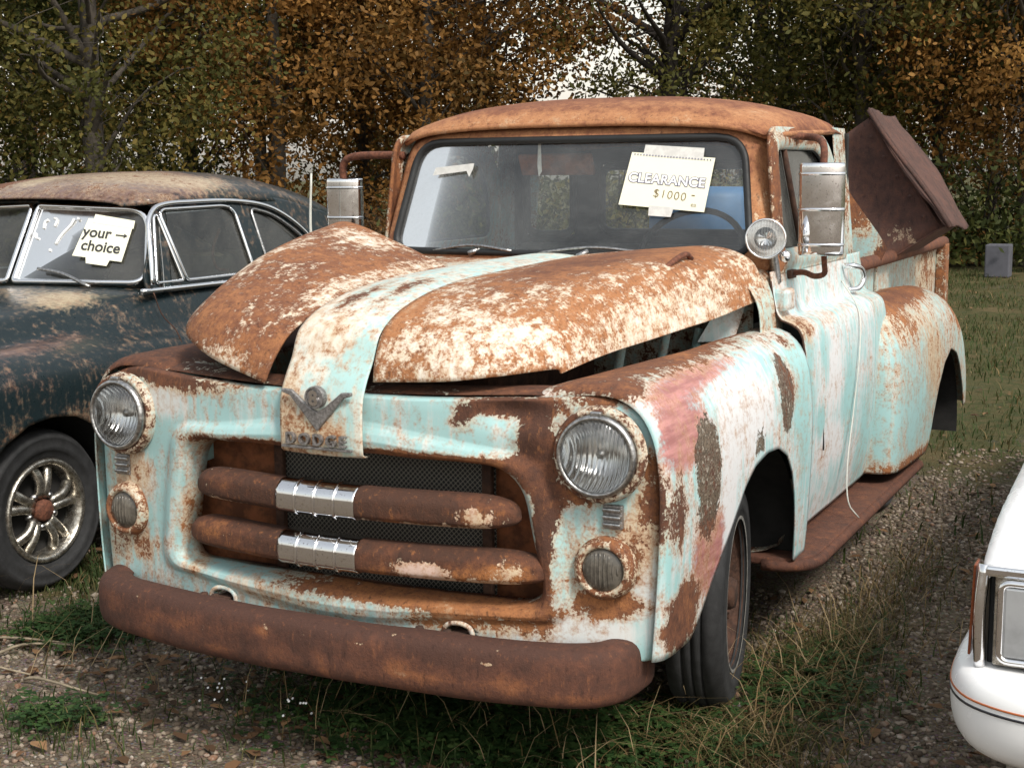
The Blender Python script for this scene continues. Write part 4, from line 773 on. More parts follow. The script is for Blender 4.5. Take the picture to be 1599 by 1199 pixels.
# windshield halves
wsy = lambda x, z: 1.66+(z-1.14)*.55+.16*(abs(x)/.7)**2
for s in (1, -1):
    L = roundpoly([(.02, 1.165), (.675, 1.165), (.585, 1.485), (.02, 1.505)], [.02, .07, .09, .02])
    fr_ = np.array([[(x, wsy(x, z), z) for x, z in L]])
    G = [[(np.mean(L[:, 0])*(1-f)+x*f, wsy(np.mean(L[:, 0])*(1-f)+x*f, 1.33*(1-f)+z*f), 1.33*(1-f)+z*f) for f in np.linspace(.001, 1, 10)] for x, z in L]
    wsd = grid('windshield_pane', sxm(G, s), 'wsedan', S, closed_u=True)
    tube('windshield_trim', [(SX+s*x, wsy(x, z)-.008, z) for x, z in L], .013, 'chrome', wsd, 8, closed=True)
    tube('wiper', [(SX+s*.46, wsy(.46, 1.15)-.05, 1.150), (SX+s*.30, wsy(.3, 1.19)-.03, 1.205), (SX+s*.16, wsy(.16, 1.2)-.02, 1.225)], .008, 'chrome_dull', S, 6, 10)
# A pillar / header skin
    rows = [[(x, wsy(x, z)+dy, z) for x, z in ((0, 1.53), (.3, 1.528), (.5, 1.515), (.60, 1.485), (.655, 1.36), (.71, 1.22), (.745, 1.12))] for dy in (-.004, .05)]
    grid('pillar_skin', sxm(loft(rows, 6, 60), s), 'navy', S, nav(), .02)
# roof shell
rr2 = [(1.80, .50, 1.535, 1.50), (1.87, .58, 1.575, 1.505), (2.0, .615, 1.612, 1.51), (2.3, .625, 1.645, 1.515), (2.65, .625, 1.652, 1.512), (3.0, .612, 1.632, 1.48), (3.35, .59, 1.575, 1.40), (3.7, .56, 1.48, 1.27), (4.05, .54, 1.33, 1.11), (4.4, .52, 1.13, .98)]
rows = [[(w_*sx, y+(.07*sx*sx if y < 1.95 else 0), ze+(zt-ze)*(1-abs(sx)**2.4)**(1/1.8)) for sx in S_] for y, w_, zt, ze in rr2]
G = cr_u(np.array(rows), 80); G[..., 0] += SX
grid('roof_shell', wob(G, .003, 3, 2), 'navy', S, ({'rust': .1, 'white': .2, 'tone': .6}, [(B(prim=1.1, rust=.25, tone=.2), (SX+.1, 2.1, 1.6), (.7, .6, .15)), (B(stain=.95), (SX+.25, 2.2, 1.62), (.28, .25, .1)), (B(stain=1.1, rust=-.3), (SX-.12, 2.0, 1.62), (.1, .15, .1)), (B(stain=.8), (SX+.5, 2.4, 1.6), (.12, .25, .1)), (B(rust=.5), (SX-.4, 2.0, 1.6), (.2, .3, .1))]), .008)
# interior
box('front_seat', (SX, 2.55, .98), (1.2, .18, .56), 'seat', S, b=.06); box('seat_cushion', (SX, 2.25, .72), (1.2, .5, .18), 'cloth', S, b=.05); box('torn_stuffing', (SX+.35, 2.62, 1.20), (.45, .3, .12), 'cloth', S, b=.05, sub=2)
box('rear_seat', (SX, 3.35, .95), (1.15, .2, .5), 'cloth', S, b=.06); box('dashboard', (SX, 1.93, 1.09), (1.3, .2, .10), 'dark', S, b=.04)
tube('hanging_strap', [(SX+.60, 2.44, 1.38), (SX+.585, 2.40, 1.27), (SX+.60, 2.41, 1.19), (SX+.62, 2.47, 1.175)], .008, 'rustpipe', S, 6, 16)
tube('steering_wheel', [(SX+.36+.2*math.cos(a), 2.10+.1*math.sin(a), 1.14+.17*math.sin(a)) for a in np.linspace(0, 2*math.pi, 36, endpoint=False)], .011, 'black', S, 6, closed=True)
# bumper and grille (out of view)
tube('front_bumper', [(SX-.85, .12, .48), (SX-.6, -.08, .48), (SX, -.14, .48), (SX+.6, -.08, .48), (SX+.85, .12, .48)], .06, 'chrome_dull', S, 12, 40)
for k in range(3): tube('grille_bar', [(SX-.5, -.02, .58+k*.05), (SX, -.06, .58+k*.05), (SX+.5, -.02, .58+k*.05)], .014, 'chrome_dull', S, 8, 20)
for s in (1, -1):
    lathe('headlamp', [(.10, 0), (.098, .03), (.085, .045), (.05, .06), (.001, .066)], (SX+s*.68, .0, .76), (0, -1, 0), 'chrome_dull', S, 30)
# styled wheels
for s, y in ((1, .97), (-1, .97), (1, 3.88), (-1, 3.88)):
    c = (SX+s*.755, y, .325); w_ = wheel('wheel', c, (s, 0, 0), .325, .19, S, wall=False)
    lathe('trim_ring', [(.212, .075), (.208, .098), (.198, .104), (.186, .095), (.178, .06), (.172, .03)], c, (s, 0, 0), 'oldchrome', w_, 56)
    lathe('wheel_dish', [(.175, .03), (.12, .02), (.06, .03), (.001, .03)], c, (s, 0, 0), 'dark', w_, 40)
    for k in range(5):
        a = k*2*math.pi/5+.25
        for b_ in (-.17, .17):
            p0 = (c[0]+s*.060, c[1]+.055*math.cos(a+b_*1.4), c[2]+.055*math.sin(a+b_*1.4)); p1 = (c[0]+s*.074, c[1]+.115*math.cos(a+b_), c[2]+.115*math.sin(a+b_)); p2 = (c[0]+s*.050, c[1]+.178*math.cos(a+b_*1.25), c[2]+.178*math.sin(a+b_*1.25))
            tube('spoke', [p0, p1, p2], [.020, .019, .024], 'oldchrome', w_, 10, 8)
    lathe('hub_cap', [(.045, .04), (.043, .085), (.036, .094), (.001, .096)], c, (s, 0, 0), 'rustpipe', w_, 24)
    for k in range(5):
        a = k*2*math.pi/5+.88; lathe('wheel_nut', [(.014, .05), (.013, .075), (.001, .078)], (c[0], c[1]+.068*math.cos(a), c[2]+.068*math.sin(a)), (s, 0, 0), 'chrome_dull', w_, 10)
# sign and marks on the sedan glass
C2s = thing('choice_sign', (SX+.37, 1.8, 1.35), 'cream paper sign reading your choice taped to the sedan windshield', 'sign')
def sb(x, z, tilt):
    p = Vector((SX+x, wsy(x, z)-.02, z)); ex = Vector((SX+x+.05, wsy(x+.05, z)-.02, z-.05*math.tan(tilt)))-p; ey = Vector((SX+x, wsy(x, z+.05)-.02, z+.05))-p; return basis(p, ex, ey)
Bq = sb(.43, 1.355, R(6))
sheet('paper', [(-.125, -.095), (.115, -.10), (.125, .085), (-.095, .095)], 'paper', C2s, Bq); sheet('tape_strip', [(-.07, .075), (.13, .065), (.128, .105), (-.068, .118)], 'paper', C2s, Bq, z=.001); sheet('tape_strip', [(-.05, -.125), (.05, -.128), (.06, -.092), (-.06, -.092)], 'paper', C2s, Bq, z=.001)
text('printed_word', 'your', 'ink', C2s, Bq @ Matrix.Translation((-.035, .005, .002)), .072, .0002, .0016); text('printed_word', 'choice', 'ink', C2s, Bq @ Matrix.Translation((.0, -.062, .002)), .072, .0002, .0016)
sheet('arrow', [(.055, .022), (.095, .022), (.095, .014), (.112, .0255), (.095, .037), (.095, .029), (.055, .029)], 'ink', C2s, Bq, z=.002)
Mk = thing('polish_marks', (SX+.2, 1.75, 1.4), 'smeared white polish marks on the sedan windshield beside the paper sign', 'paint marks')
for pts in ([(.10, 1.44), (.085, 1.43), (.09, 1.40)], [(.13, 1.447), (.15, 1.44), (.148, 1.41)], [(.05, 1.38), (.06, 1.36), (.08, 1.355)], [(.24, 1.445), (.235, 1.42), (.20, 1.37), (.185, 1.33)], [(.26, 1.45), (.262, 1.44)], [(.02, 1.27), (.022, 1.26)], [(.165, 1.31), (.167, 1.30)]):
    tube('mark', [(SX+x, wsy(x, z)-.004, z) for x, z in pts], .006, 'whitemark', Mk, 6, 10)
# ================================================================== white car, facing us
WX = 1.705
Wc = thing('white_car', (WX+.9, 2.2, 0), 'white car with square headlamp and pinstriped bumper beside the pickup', 'car')
hw = .90
stw = [(-.06, .60, .80, .005), (-.03, .60, .835, .0), (.05, .60, .868, .0), (.2, .60, .90, .0), (.5, .60, .925, .0), (1.0, .60, .945, -.01), (1.6, .6, .955, -.01), (2.4, .6, .95, -.01), (3.6, .6, .94, -.01), (4.6, .6, .90, .0), (4.9, .6, .80, .05)]
rows = [[(hw, y, zt+.02), (.5, y, zt+.018), (.16, y, zt+.006), (.05, y, zt), (.018+ins, y, zt-.014), (.004+ins, y, zt-.045), (.0+ins, y, zt-.12), (-.012+ins, y, .66), (-.005+ins, y, .60), (.01+ins, y, .45), (.05+ins, y, .28)] for y, _, zt, ins in stw]
CGw = cr_u(np.array(rows), 130)
zw = [(-.2, .50), (.28, .36), (.36, .30), (.42, .42), (.52, .56), (.7, .66), (.86, .68), (1.02, .66), (1.2, .56), (1.3, .42), (1.36, .28), (3.3, .28), (3.4, .42), (3.5, .56), (3.84, .66), (4.18, .56), (4.3, .42), (4.36, .3), (5.2, .34)]
BW = np.array([clip_section(cr(q, 140), np.interp(q[0, 1], *zip(*zw)), 60) for q in CGw])
for s in (1, -1):
    G = BW.copy(); G[..., 0] = WX+G[..., 0] if s > 0 else WX+2*hw-G[..., 0]
    grid('body_shell', G, 'white', Wc, None, .006)
def wx(x): return WX+x
# front face
box('header_trim', (wx(.9), -.055, .795), (1.77, .03, .022), 'chrome', Wc, b=.006)
for s in (1, -1):
    X = lambda x: wx(x) if s > 0 else wx(1.8-x)
    ec = tube('corner_trim', [(X(.012), -.05, .805), (X(.006), -.062, .70), (X(.010), -.06, .585)], .013, 'chrome', Wc, 10, 14)
    mk_ = prism('side_marker', [(X(-.006), -.045, .80), (X(-.006), .012, .80), (X(-.012), .014, .60), (X(-.012), -.045, .60)], .006*s, 'amber', Wc, .002)
    fc_ = box('lamp_recess', (X(.21), .02, .69), (.38, .10, .215), 'black', Wc, b=.004)
    hd = box('headlamp_surround', (X(.205), -.055, .69), (.34, .02, .20), 'oldchrome', Wc, b=.006)
    for k, cx in enumerate((.125, .295)):
        rp = roundpoly([(-.075, -.085), (.075, -.085), (.075, .085), (-.075, .085)], .02, 6)
        tube('lamp_bezel', [(X(cx)+x, -.072, .69+z) for x, z in rp], .008, 'chrome', hd, 8, closed=True)
        ln = box('headlamp_glass', (X(cx), -.070, .69), (.14, .012, .155), 'lampgrey', hd, b=.01)
        box('lamp_core', (X(cx+.02), -.078, .69), (.05, .006, .11), 'black', hd, b=.004)
for k in range(9): box('grille_bar', (wx(.9), -.05, .60+k*.023), (.95, .02, .008), 'chrome_dull', Wc, b=.002)
box('grille_back', (wx(.9), -.02, .69), (1.0, .03, .21), 'black', Wc)
# bumper
cpb = [(-.045, .42), (-.047, .20), (-.045, .08), (-.028, -.04), (.02, -.12), (.12, -.165), (.4, -.19), (.9, -.20), (1.4, -.19), (1.68, -.165), (1.78, -.12), (1.828, -.04), (1.845, .08), (1.847, .20), (1.845, .42)]
C3 = cr(cpb, 140); T3 = np.gradient(C3, axis=0); T3 /= np.linalg.norm(T3, axis=1)[:, None]
def bstrip(name, prof_, mat, parent):
    pr_ = cr(prof_, 24) if len(prof_) > 3 else np.array(prof_)
    return grid(name, np.array([[(wx(p[0]+t[1]*o_), p[1]-t[0]*o_, z) for o_, z in pr_] for p, t in zip(C3, T3)]), mat, parent, None, .004)
wb = bstrip('front_bumper', [(-.12, .578), (-.03, .580), (.0, .570), (.014, .545), (.016, .50), (.010, .455), (-.008, .42), (-.05, .395), (-.12, .39)], 'white', Wc)
bstrip('pinstripe', [(.0175, .535), (.0182, .531)], 'stripe_orange', wb); bstrip('pinstripe', [(.0182, .522), (.0185, .517)], 'stripe_black', wb)
# windscreen and roof so that it is a whole car
gw = [(1.55, .0, .955), (1.62, .06, .99), (2.15, .16, 1.33), (2.6, .18, 1.38), (3.3, .18, 1.37), (3.7, .14, 1.27), (4.05, .05, .98)]
G = np.array([[(wx(a+(1.8-2*a)*t), y, .94+(z-.94)*(1-abs(2*t-1)**5)) for t in np.linspace(0, 1, 30)] for y, a, z in gw]); grid('cabin', cr_u(G, 40), 'white', Wc)
pydata('windshield', [(wx(.16), 1.62, .975), (wx(1.64), 1.62, .975), (wx(1.52), 2.06, 1.29), (wx(.28), 2.06, 1.29)], [(0, 1, 2, 3)], 'black', Wc, False)
for s, y in ((-1, .86), (1, .86), (-1, 3.84), (1, 3.84)):
    c = (wx(.9)+s*.74, y, .32); w_ = wheel('wheel', c, (s, 0, 0), .32, .19, Wc, wall=True); lathe('hub_cap', [(.21, .07), (.19, .085), (.1, .09), (.001, .10)], c, (s, 0, 0), 'chrome_dull', w_, 36)

for xg in (.16, 1.64): tube('hood_gap', [(wx(xg), -.03, .846), (wx(xg), .2, .911), (wx(xg), .5, .936), (wx(xg), 1.0, .956), (wx(xg), 1.5, .965)], .0035, 'black', Wc, 6, 20)
# ================================================================== ground and plants
def np_mesh(name, V, F, mat, col=None, attr='tint', smooth=False):
    """V (n,3), F (m,k) uniform polygons, col (n,) scalar tint or (n,3)"""
    me = bpy.data.meshes.new(name); V = np.asarray(V, np.float32); F = np.asarray(F, np.int32); n, (m_, k) = len(V), F.shape
    me.vertices.add(n); me.vertices.foreach_set('co', V.ravel()); me.loops.add(m_*k); me.loops.foreach_set('vertex_index', F.ravel())
    me.polygons.add(m_); me.polygons.foreach_set('loop_start', np.arange(0, m_*k, k, dtype=np.int32)); me.polygons.foreach_set('loop_total', np.full(m_, k, np.int32))
    if smooth: me.polygons.foreach_set('use_smooth', np.ones(m_, bool))
    if col is not None:
        a = me.attributes.new(attr, 'FLOAT', 'POINT'); a.data.foreach_set('value', np.asarray(col, np.float32))
    me.update(); me.validate(); o = bpy.data.objects.new(name, me); COL.objects.link(o); me.materials.append(mat); return o
def ramp_mat(name, stops, rough=.85, transl=0.0, attr='tint', noise=0.0, nscale=30):
    m_, nt, out = new_mat(name); b = NB(nt)
    a = b.n('Attribute', p_attribute_name=attr); f = a.outputs['Fac']
    if noise: f = b.math('ADD', f, b.math('MULTIPLY', b.math('SUBTRACT', b.noise(b.obj(), nscale, 3), .5), noise))
    rp = b.n('ValToRGB', i0=f); el = rp.color_ramp.elements
    while len(el) > 1: el.remove(el[-1])
    el[0].position = stops[0][0]; el[0].color = (*stops[0][1], 1)
    for p, c in stops[1:]: e = el.new(p); e.color = (*c, 1)
    p = b.n('BsdfPrincipled', Base_Color=rp.outputs[0], Roughness=rough); p.inputs['Specular IOR Level'].default_value = .25
    if transl:
        t = b.n('BsdfTranslucent', Color=rp.outputs[0]); s = b.n('MixShader', i0=transl, i1=p.outputs[0], i2=t.outputs[0]); nt.links.new(s.outputs[0], out.inputs[0])
    else: nt.links.new(p.outputs[0], out.inputs[0])
    return m_
def vnoise(X, Y, sc_, seed=0): return np.array([mnoise.noise(Vector((x*sc_+seed, y*sc_-seed, seed*.37))) for x, y in zip(X, Y)])
def axis(c0, c1, st, far):
    a = [c1]; s = st
    while a[-1] < far: s *= 1.28; a.append(a[-1]+s)
    b_ = [c0]; s = st
    while b_[-1] > -far: s *= 1.28; b_.append(b_[-1]-s)
    return np.array(b_[::-1][:-1]+list(np.arange(c0, c1, st))+a)
gxs, gys = axis(-4, 4, .06, 260), axis(-2.6, 6, .06, 260)
XX, YY = np.meshgrid(gxs, gys, indexing='ij'); fx, fy = XX.ravel(), YY.ravel()
def gheight(X, Y): return .022*vnoise(X, Y, 1.3, 3)+.010*vnoise(X, Y, 6, 9)-.008
near = (np.abs(fx) < 40) & (np.abs(fy) < 40); gz = np.zeros_like(fx); gz[near] = gheight(fx[near], fy[near])
idx = np.arange(len(fx)).reshape(XX.shape); GF = np.stack([idx[:-1, :-1].ravel(), idx[1:, :-1].ravel(), idx[1:, 1:].ravel(), idx[:-1, 1:].ravel()], 1)
def grassy(X, Y):
    g = .75*np.clip((Y-3.0)/2.5, 0, 1)+.55*np.exp(-(((X-1.0)/.25)**2+((Y-1.3)/.7)**2))+.8*np.exp(-(((X-.3)/.7)**2+((Y-.40)/.28)**2))+.7*np.exp(-(((X+2.1)/.5)**2+((Y-1.2)/.45)**2))+.5*np.exp(-(((X+1.5)/.2)**2+((Y-.65)/.2)**2))+.35*np.clip((-X-1.6)/2, 0, 1)*np.clip((Y+.3), 0, 1)
    return g
gr = grassy(fx, fy)
def ground_mat():
    m_, nt, out = new_mat('gravel_and_turf'); b = NB(nt); P = b.obj()
    a = b.n('Attribute', p_attribute_name='tint').outputs['Fac']
    n1, n2, n3 = b.noise(P, 1.1, 6), b.noise(P, 9, 7, .7), b.noise(P, 70, 5, .7); vo = b.n('TexVoronoi', Vector=P, Scale=75.0)
    soil = b.mix(b.step(n2, .35, .65), (.095, .070, .048), (.18, .14, .10)); soil = b.mix(b.math('MULTIPLY', b.step(vo.outputs['Distance'], .55, .15), .25), soil, vo.outputs['Color'])
    soil = b.mix(.55, soil, b.mix(b.step(n3, .35, .68), (.065, .048, .033), (.23, .185, .14)))
    turf = b.mix(b.step(n2, .38, .62), (.034, .050, .014), (.085, .070, .030)); turf = b.mix(b.step(n3, .45, .75), turf, (.12, .095, .05)); turf = b.mix(b.math('MULTIPLY', b.step(n1, .5, .68), .55), turf, (.15, .105, .055))
    f = b.step(b.math('ADD', a, b.math('MULTIPLY', b.math('SUBTRACT', b.math('ADD', b.math('MULTIPLY', n1, .5), b.math('MULTIPLY', n2, .5)), .5), 2.2)), .32, .66)
    p = b.n('BsdfPrincipled', Base_Color=b.mix(f, soil, turf), Roughness=.95); p.inputs['Specular IOR Level'].default_value = .15
    h = b.math('ADD', b.math('MULTIPLY', n3, .6), b.math('MULTIPLY', vo.outputs['Distance'], -.5))
    b.set(p.inputs['Normal'], b.n('Bump', Strength=.9, Distance=.02, Height=h)); nt.links.new(p.outputs[0], out.inputs[0]); return m_
go = np_mesh('ground', np.stack([fx, fy, gz], 1), GF, ground_mat(), gr, smooth=True); tag(go, kind='structure')
def zat(X, Y): return gheight(X, Y)
# gravel pebbles
bm = bmesh.new(); bmesh.ops.create_icosphere(bm, subdivisions=1, radius=1); iv = np.array([v.co[:] for v in bm.verts]); ifc = np.array([[v.index for v in f.verts] for f in bm.faces]); bm.free()
def scatter(n, x0, x1, y0, y1, dens):
    X, Y = rng.uniform(x0, x1, n*4), rng.uniform(y0, y1, n*4); k = rng.random(n*4) < dens(X, Y); return X[k][:n], Y[k][:n]
bare = lambda X, Y: np.clip(1.05-grassy(X, Y)+.5*vnoise(X, Y, 1.6, 5), .04, 1)
def pebbles(name, n, reg, s0, s1, label):
    X, Y = scatter(n, *reg, bare); n = len(X); s = rng.uniform(s0, s1, n)*rng.uniform(.6, 1.3, n)
    sc3 = np.stack([s*rng.uniform(.7, 1.3, n), s*rng.uniform(.7, 1.3, n), s*rng.uniform(.45, .8, n)], 1)
    ang = rng.uniform(0, 6.28, n); c, s_ = np.cos(ang), np.sin(ang)
    L = iv[None]*(1+.22*rng.standard_normal((n, len(iv), 1)))*sc3[:, None, :]
    V = np.stack([L[..., 0]*c[:, None]-L[..., 1]*s_[:, None]+X[:, None], L[..., 0]*s_[:, None]+L[..., 1]*c[:, None]+Y[:, None], L[..., 2]+(zat(X, Y)+s*.2)[:, None]], -1).reshape(-1, 3)
    F = (ifc[None]+(np.arange(n)*len(iv))[:, None, None]).reshape(-1, 3)
    o = np_mesh(name, V, F, M['pebble'], np.repeat(rng.random(n), len(iv)), smooth=True); return tag(o, label, kind='stuff')
M['pebble'] = ramp_mat('pebble_stone', [(0, (.065, .048, .034)), (.35, (.14, .105, .076)), (.6, (.22, .175, .13)), (.85, (.30, .25, .20)), (.93, (.18, .09, .05)), (1, (.40, .36, .31))], noise=.2, nscale=60)
pebbles('gravel', 15000, (-3.0, 1.2, -.7, 2.2), .005, .0125, 'brown and grey gravel in front of the bumper')
pebbles('gravel', 13000, (.75, 2.3, .3, 5.5), .005, .013, 'grey gravel track between the pickup and the white car')
# grass blades
def blades(name, X, Y, h0, h1, wd, lean, dry, mat, label):
    n = len(X); h = rng.uniform(h0, h1, n); a = rng.uniform(0, 6.28, n); l = rng.uniform(.2, 1, n)*lean*h; wv = wd*rng.uniform(.6, 1.3, n)
    ax, ay = np.cos(a), np.sin(a); tx, ty = -ay, ax; z0 = zat(X, Y)-.005
    lv = [(0, 0, 1.0), (.5, .28, .85), (.85, .68, .5), (1.0, 1.0, .06)]
    V = np.zeros((n, 8, 3))
    for k, (zz, lo, wf) in enumerate(lv):
        for e, sg in enumerate((-1, 1)):
            V[:, 2*k+e, 0] = X+ax*l*lo+tx*wv*wf*sg*.5; V[:, 2*k+e, 1] = Y+ay*l*lo+ty*wv*wf*sg*.5; V[:, 2*k+e, 2] = z0+h*zz*(1-.25*lo*lean)
    q = np.array([[0, 1, 3, 2], [2, 3, 5, 4], [4, 5, 7, 6]]); F = (q[None]+(np.arange(n)*8)[:, None, None]).reshape(-1, 4)
    t = np.clip(dry+rng.standard_normal(n)*.22, 0, 1); o = np_mesh(name, V.reshape(-1, 3), F, mat, np.repeat(t, 8)); return tag(o, label, kind='stuff')
M['grassblade'] = ramp_mat('grass_blades', [(0, (.026, .048, .011)), (.35, (.050, .074, .019)), (.6, (.115, .090, .036)), (.85, (.22, .145, .065)), (1, (.34, .25, .14))], .7, .3)
def gauss(n, cx, cy, sx, sy): return cx+rng.standard_normal(n)*sx, cy+rng.standard_normal(n)*sy
def cat(*L): return np.concatenate([a for a, _ in L]), np.concatenate([b_ for _, b_ in L])
X, Y = cat(gauss(1900, 1.0, 1.30, .12, .36), gauss(1500, .88, .62, .20, .13), gauss(800, 1.08, 2.3, .09, .5)); blades('dry_grass', X, Y, .03, .13, .0042, 1.6, .62, M['grassblade'], 'dry tan grass round the front tyre of the pickup')
X, Y = cat(gauss(500, 1.0, 1.2, .16, .35), gauss(1500, .25, .36, .45, .14), gauss(500, -1.5, .62, .16, .12), gauss(300, -.9, -.1, .2, .12)); blades('green_grass', X, Y, .03, .11, .005, .9, .22, M['grassblade'], 'short green grass under the rusty bumper')
X, Y = cat(gauss(1500, -2.25, 1.15, .22, .18), gauss(900, -1.75, 1.25, .25, .25), gauss(500, -1.5, .66, .12, .10)); blades('grass_tuft', X, Y, .02, .085, .006, 1.0, .25, M['grassblade'], 'green grass tufts between the sedan wheel and the pickup')
X, Y = scatter(52000, -7, 6, 2.5, 21, lambda X, Y: np.clip(.5+1.0*vnoise(X, Y, .9, 2), .03, 1)*np.clip((Y-2)/3, .15, 1)); blades('field_grass', X, Y, .03, .11, .009, 1.0, .33, M['grassblade'], 'rough grass field stretching from the truck to the trees')
X, Y = cat(gauss(90, .3, .34, .5, .12), gauss(110, 1.0, 1.1, .15, .5), gauss(40, -1.3, .5, .3, .25)); blades('dry_stalks', X, Y, .14, .36, .0035, 1.6, .95, M['grassblade'], 'long pale dead grass stalks')
X, Y = scatter(6000, -2.8, 2.3, -.6, 5.5, lambda X, Y: np.clip(.4+.8*vnoise(X, Y, 2.2, 8), 0, 1)); blades('sparse_grass', X, Y, .015, .06, .004, 1.2, .55, M['grassblade'], 'thin sparse grass growing through the gravel')
# clover
def clover(n_list, label):
    X, Y = cat(*n_list); n = len(X); h = rng.uniform(.012, .06, n); s = rng.uniform(.008, .016, n); a0 = rng.uniform(0, 6.28, n); V = []; 
    loc = np.array([(0, 0), (.55, .55), (1.15, .62), (1.35, 0), (1.15, -.62), (.55, -.55)]); VV = np.zeros((n, 3, 6, 3))
    for k in range(3):
        a = a0+k*2.094; ca, sa = np.cos(a), np.sin(a); tl = rng.uniform(-.35, .25, n)
        lx, ly = loc[:, 0][None]*s[:, None], loc[:, 1][None]*s[:, None]
        VV[:, k, :, 0] = X[:, None]+lx*ca[:, None]-ly*sa[:, None]; VV[:, k, :, 1] = Y[:, None]+lx*sa[:, None]+ly*ca[:, None]; VV[:, k, :, 2] = (zat(X, Y)+h)[:, None]+lx*tl[:, None]+np.abs(ly)*.25
    F = (np.arange(6)[None]+(np.arange(n*3)*6)[:, None]); o = np_mesh('clover', VV.reshape(-1, 3), F, M['cloverleaf'], np.repeat(np.clip(.4+.25*rng.standard_normal(n), 0, 1), 18)); return tag(o, label, kind='stuff')
M['cloverleaf'] = ramp_mat('clover_leaves', [(0, (.016, .040, .010)), (.5, (.034, .074, .019)), (1, (.080, .125, .036))], .6, .25)
clover([gauss(2600, .22, .38, .34, .13), gauss(600, .72, .62, .14, .10)], 'dark green clover below the rusty bumper')
clover([gauss(650, 1.03, 1.15, .13, .22)], 'clover patch beside the front tyre of the pickup'); clover([gauss(750, -1.5, .64, .13, .11), gauss(200, -.95, -.06, .08, .07)], 'clover clump left of the bumper end')
# fallen leaves
n = 900; X, Y = cat(scatter(700, -4, 4, 4, 20, lambda X, Y: np.full(len(X), .5)), scatter(500, -2.8, 2.4, -.6, 4.5, lambda X, Y: np.full(len(X), .5)), gauss(400, -.1, .40, .8, .25)); n = len(X); s = rng.uniform(.014, .04, n); a = rng.uniform(0, 6.28, n); V = np.zeros((n, 6, 3))
for k, (lx, ly, lz) in enumerate(((-1, 0, 0), (-.3, -.45, .22), (.6, -.35, .2), (1, 0, .1), (.5, .4, .24), (-.35, .42, .2))):
    V[:, k, 0] = X+s*(lx*np.cos(a)-ly*np.sin(a)); V[:, k, 1] = Y+s*(lx*np.sin(a)+ly*np.cos(a)); V[:, k, 2] = zat(X, Y)+.012+s*lz*rng.uniform(.3, 2, n)
M['deadleaf'] = ramp_mat('fallen_leaves', [(0, (.06, .035, .02)), (.5, (.15, .08, .04)), (1, (.28, .16, .08))], .9, .15)
tag(np_mesh('fallen_leaves', V.reshape(-1, 3), np.arange(6)[None]+(np.arange(n)*6)[:, None], M['deadleaf'], np.repeat(rng.random(n), 6)), 'brown fallen leaves scattered on the gravel', kind='stuff')
X, Y = cat(gauss(12, -.63, .30, .03, .05), gauss(8, -.28, .22, .03, .03)); n = len(X); s = np.full(n, .0045); V = np.zeros((n, 6, 3)); H = zat(X, Y)+rng.uniform(.02, .09, n)
for k in range(6): V[:, k, 0] = X+s*math.cos(k*1.047); V[:, k, 1] = Y+s*math.sin(k*1.047)*.6; V[:, k, 2] = H+s*.7*math.sin(k*1.047)
tag(np_mesh('white_flowers', V.reshape(-1, 3), np.arange(6)[None]+(np.arange(n)*6)[:, None], M['whitemark'], None), 'tiny white flowers by the bumper', kind='stuff')
# twigs
for k, (x, y, a, L) in enumerate(((-1.85, .32, .35, .5), (-1.75, .15, .1, .45), (-1.6, .25, .8, .35), (-1.3, .12, .1, .3))):
    o = tube('fallen_twig', [(x+L*t*math.cos(a)+.03*math.sin(t*5+k), y+L*t*math.sin(a)+.02*math.cos(t*4), .012+.02*math.sin(t*3.1)) for t in np.linspace(0, 1, 8)], [.006, .003], 'cloth', None, 6); tag(o, 'thin dead twig lying on the gravel by the bumper', 'twig', 'twigs on the gravel')
# ================================================================== trees
LEAF = {'orange': ramp_mat('orange_oak_leaves', [(0, (.070, .050, .014)), (.3, (.150, .080, .022)), (.65, (.290, .140, .035)), (1, (.44, .25, .07))], .7, .4),
        'rusty': ramp_mat('russet_leaves', [(0, (.055, .036, .014)), (.4, (.135, .066, .022)), (.8, (.235, .112, .032)), (1, (.36, .20, .055))], .7, .4),
        'olive': ramp_mat('olive_oak_leaves', [(0, (.038, .042, .011)), (.4, (.082, .082, .020)), (.75, (.165, .130, .032)), (1, (.32, .20, .05))], .7, .4),
        'green': ramp_mat('dull_green_leaves', [(0, (.028, .038, .010)), (.5, (.062, .075, .018)), (.85, (.125, .12, .032)), (1, (.25, .17, .045))], .7, .4)}
M['bark'] = plain('grey_brown_bark', (.085, .070, .055), .95, 0, .55, 9, .9); M['barkdark'] = plain('dark_bark', (.032, .024, .018), .95, 0, .5, 9, .9)
def tubes_mesh(name, paths, mat):
    V, F, off = [], [], 0
    for P, r0, r1 in paths:
        P = np.asarray(P, float); k = len(P); rad = np.linspace(r0, r1, k); T_ = np.gradient(P, axis=0); T_ /= np.linalg.norm(T_, axis=1)[:, None]+1e-9; seg = 7
        nr = np.cross(T_[0], (.3, 1, .2)); nr /= np.linalg.norm(nr)
        for i in range(k):
            nr = nr-T_[i]*(nr@T_[i]); nr /= np.linalg.norm(nr); bn = np.cross(T_[i], nr)
            for s in range(seg): a = 6.2832*s/seg; V.append(P[i]+rad[i]*(1+.12*math.sin(3*a+i))*(math.cos(a)*nr+math.sin(a)*bn))
        F += [(off+i*seg+s, off+i*seg+(s+1) % seg, off+(i+1)*seg+(s+1) % seg, off+(i+1)*seg+s) for i in range(k-1) for s in range(seg)]; off = len(V)
    me = bpy.data.meshes.new(name); me.from_pydata([tuple(v) for v in V], [], F); me.polygons.foreach_set('use_smooth', [True]*len(F)); me.materials.append(M[mat]); return me
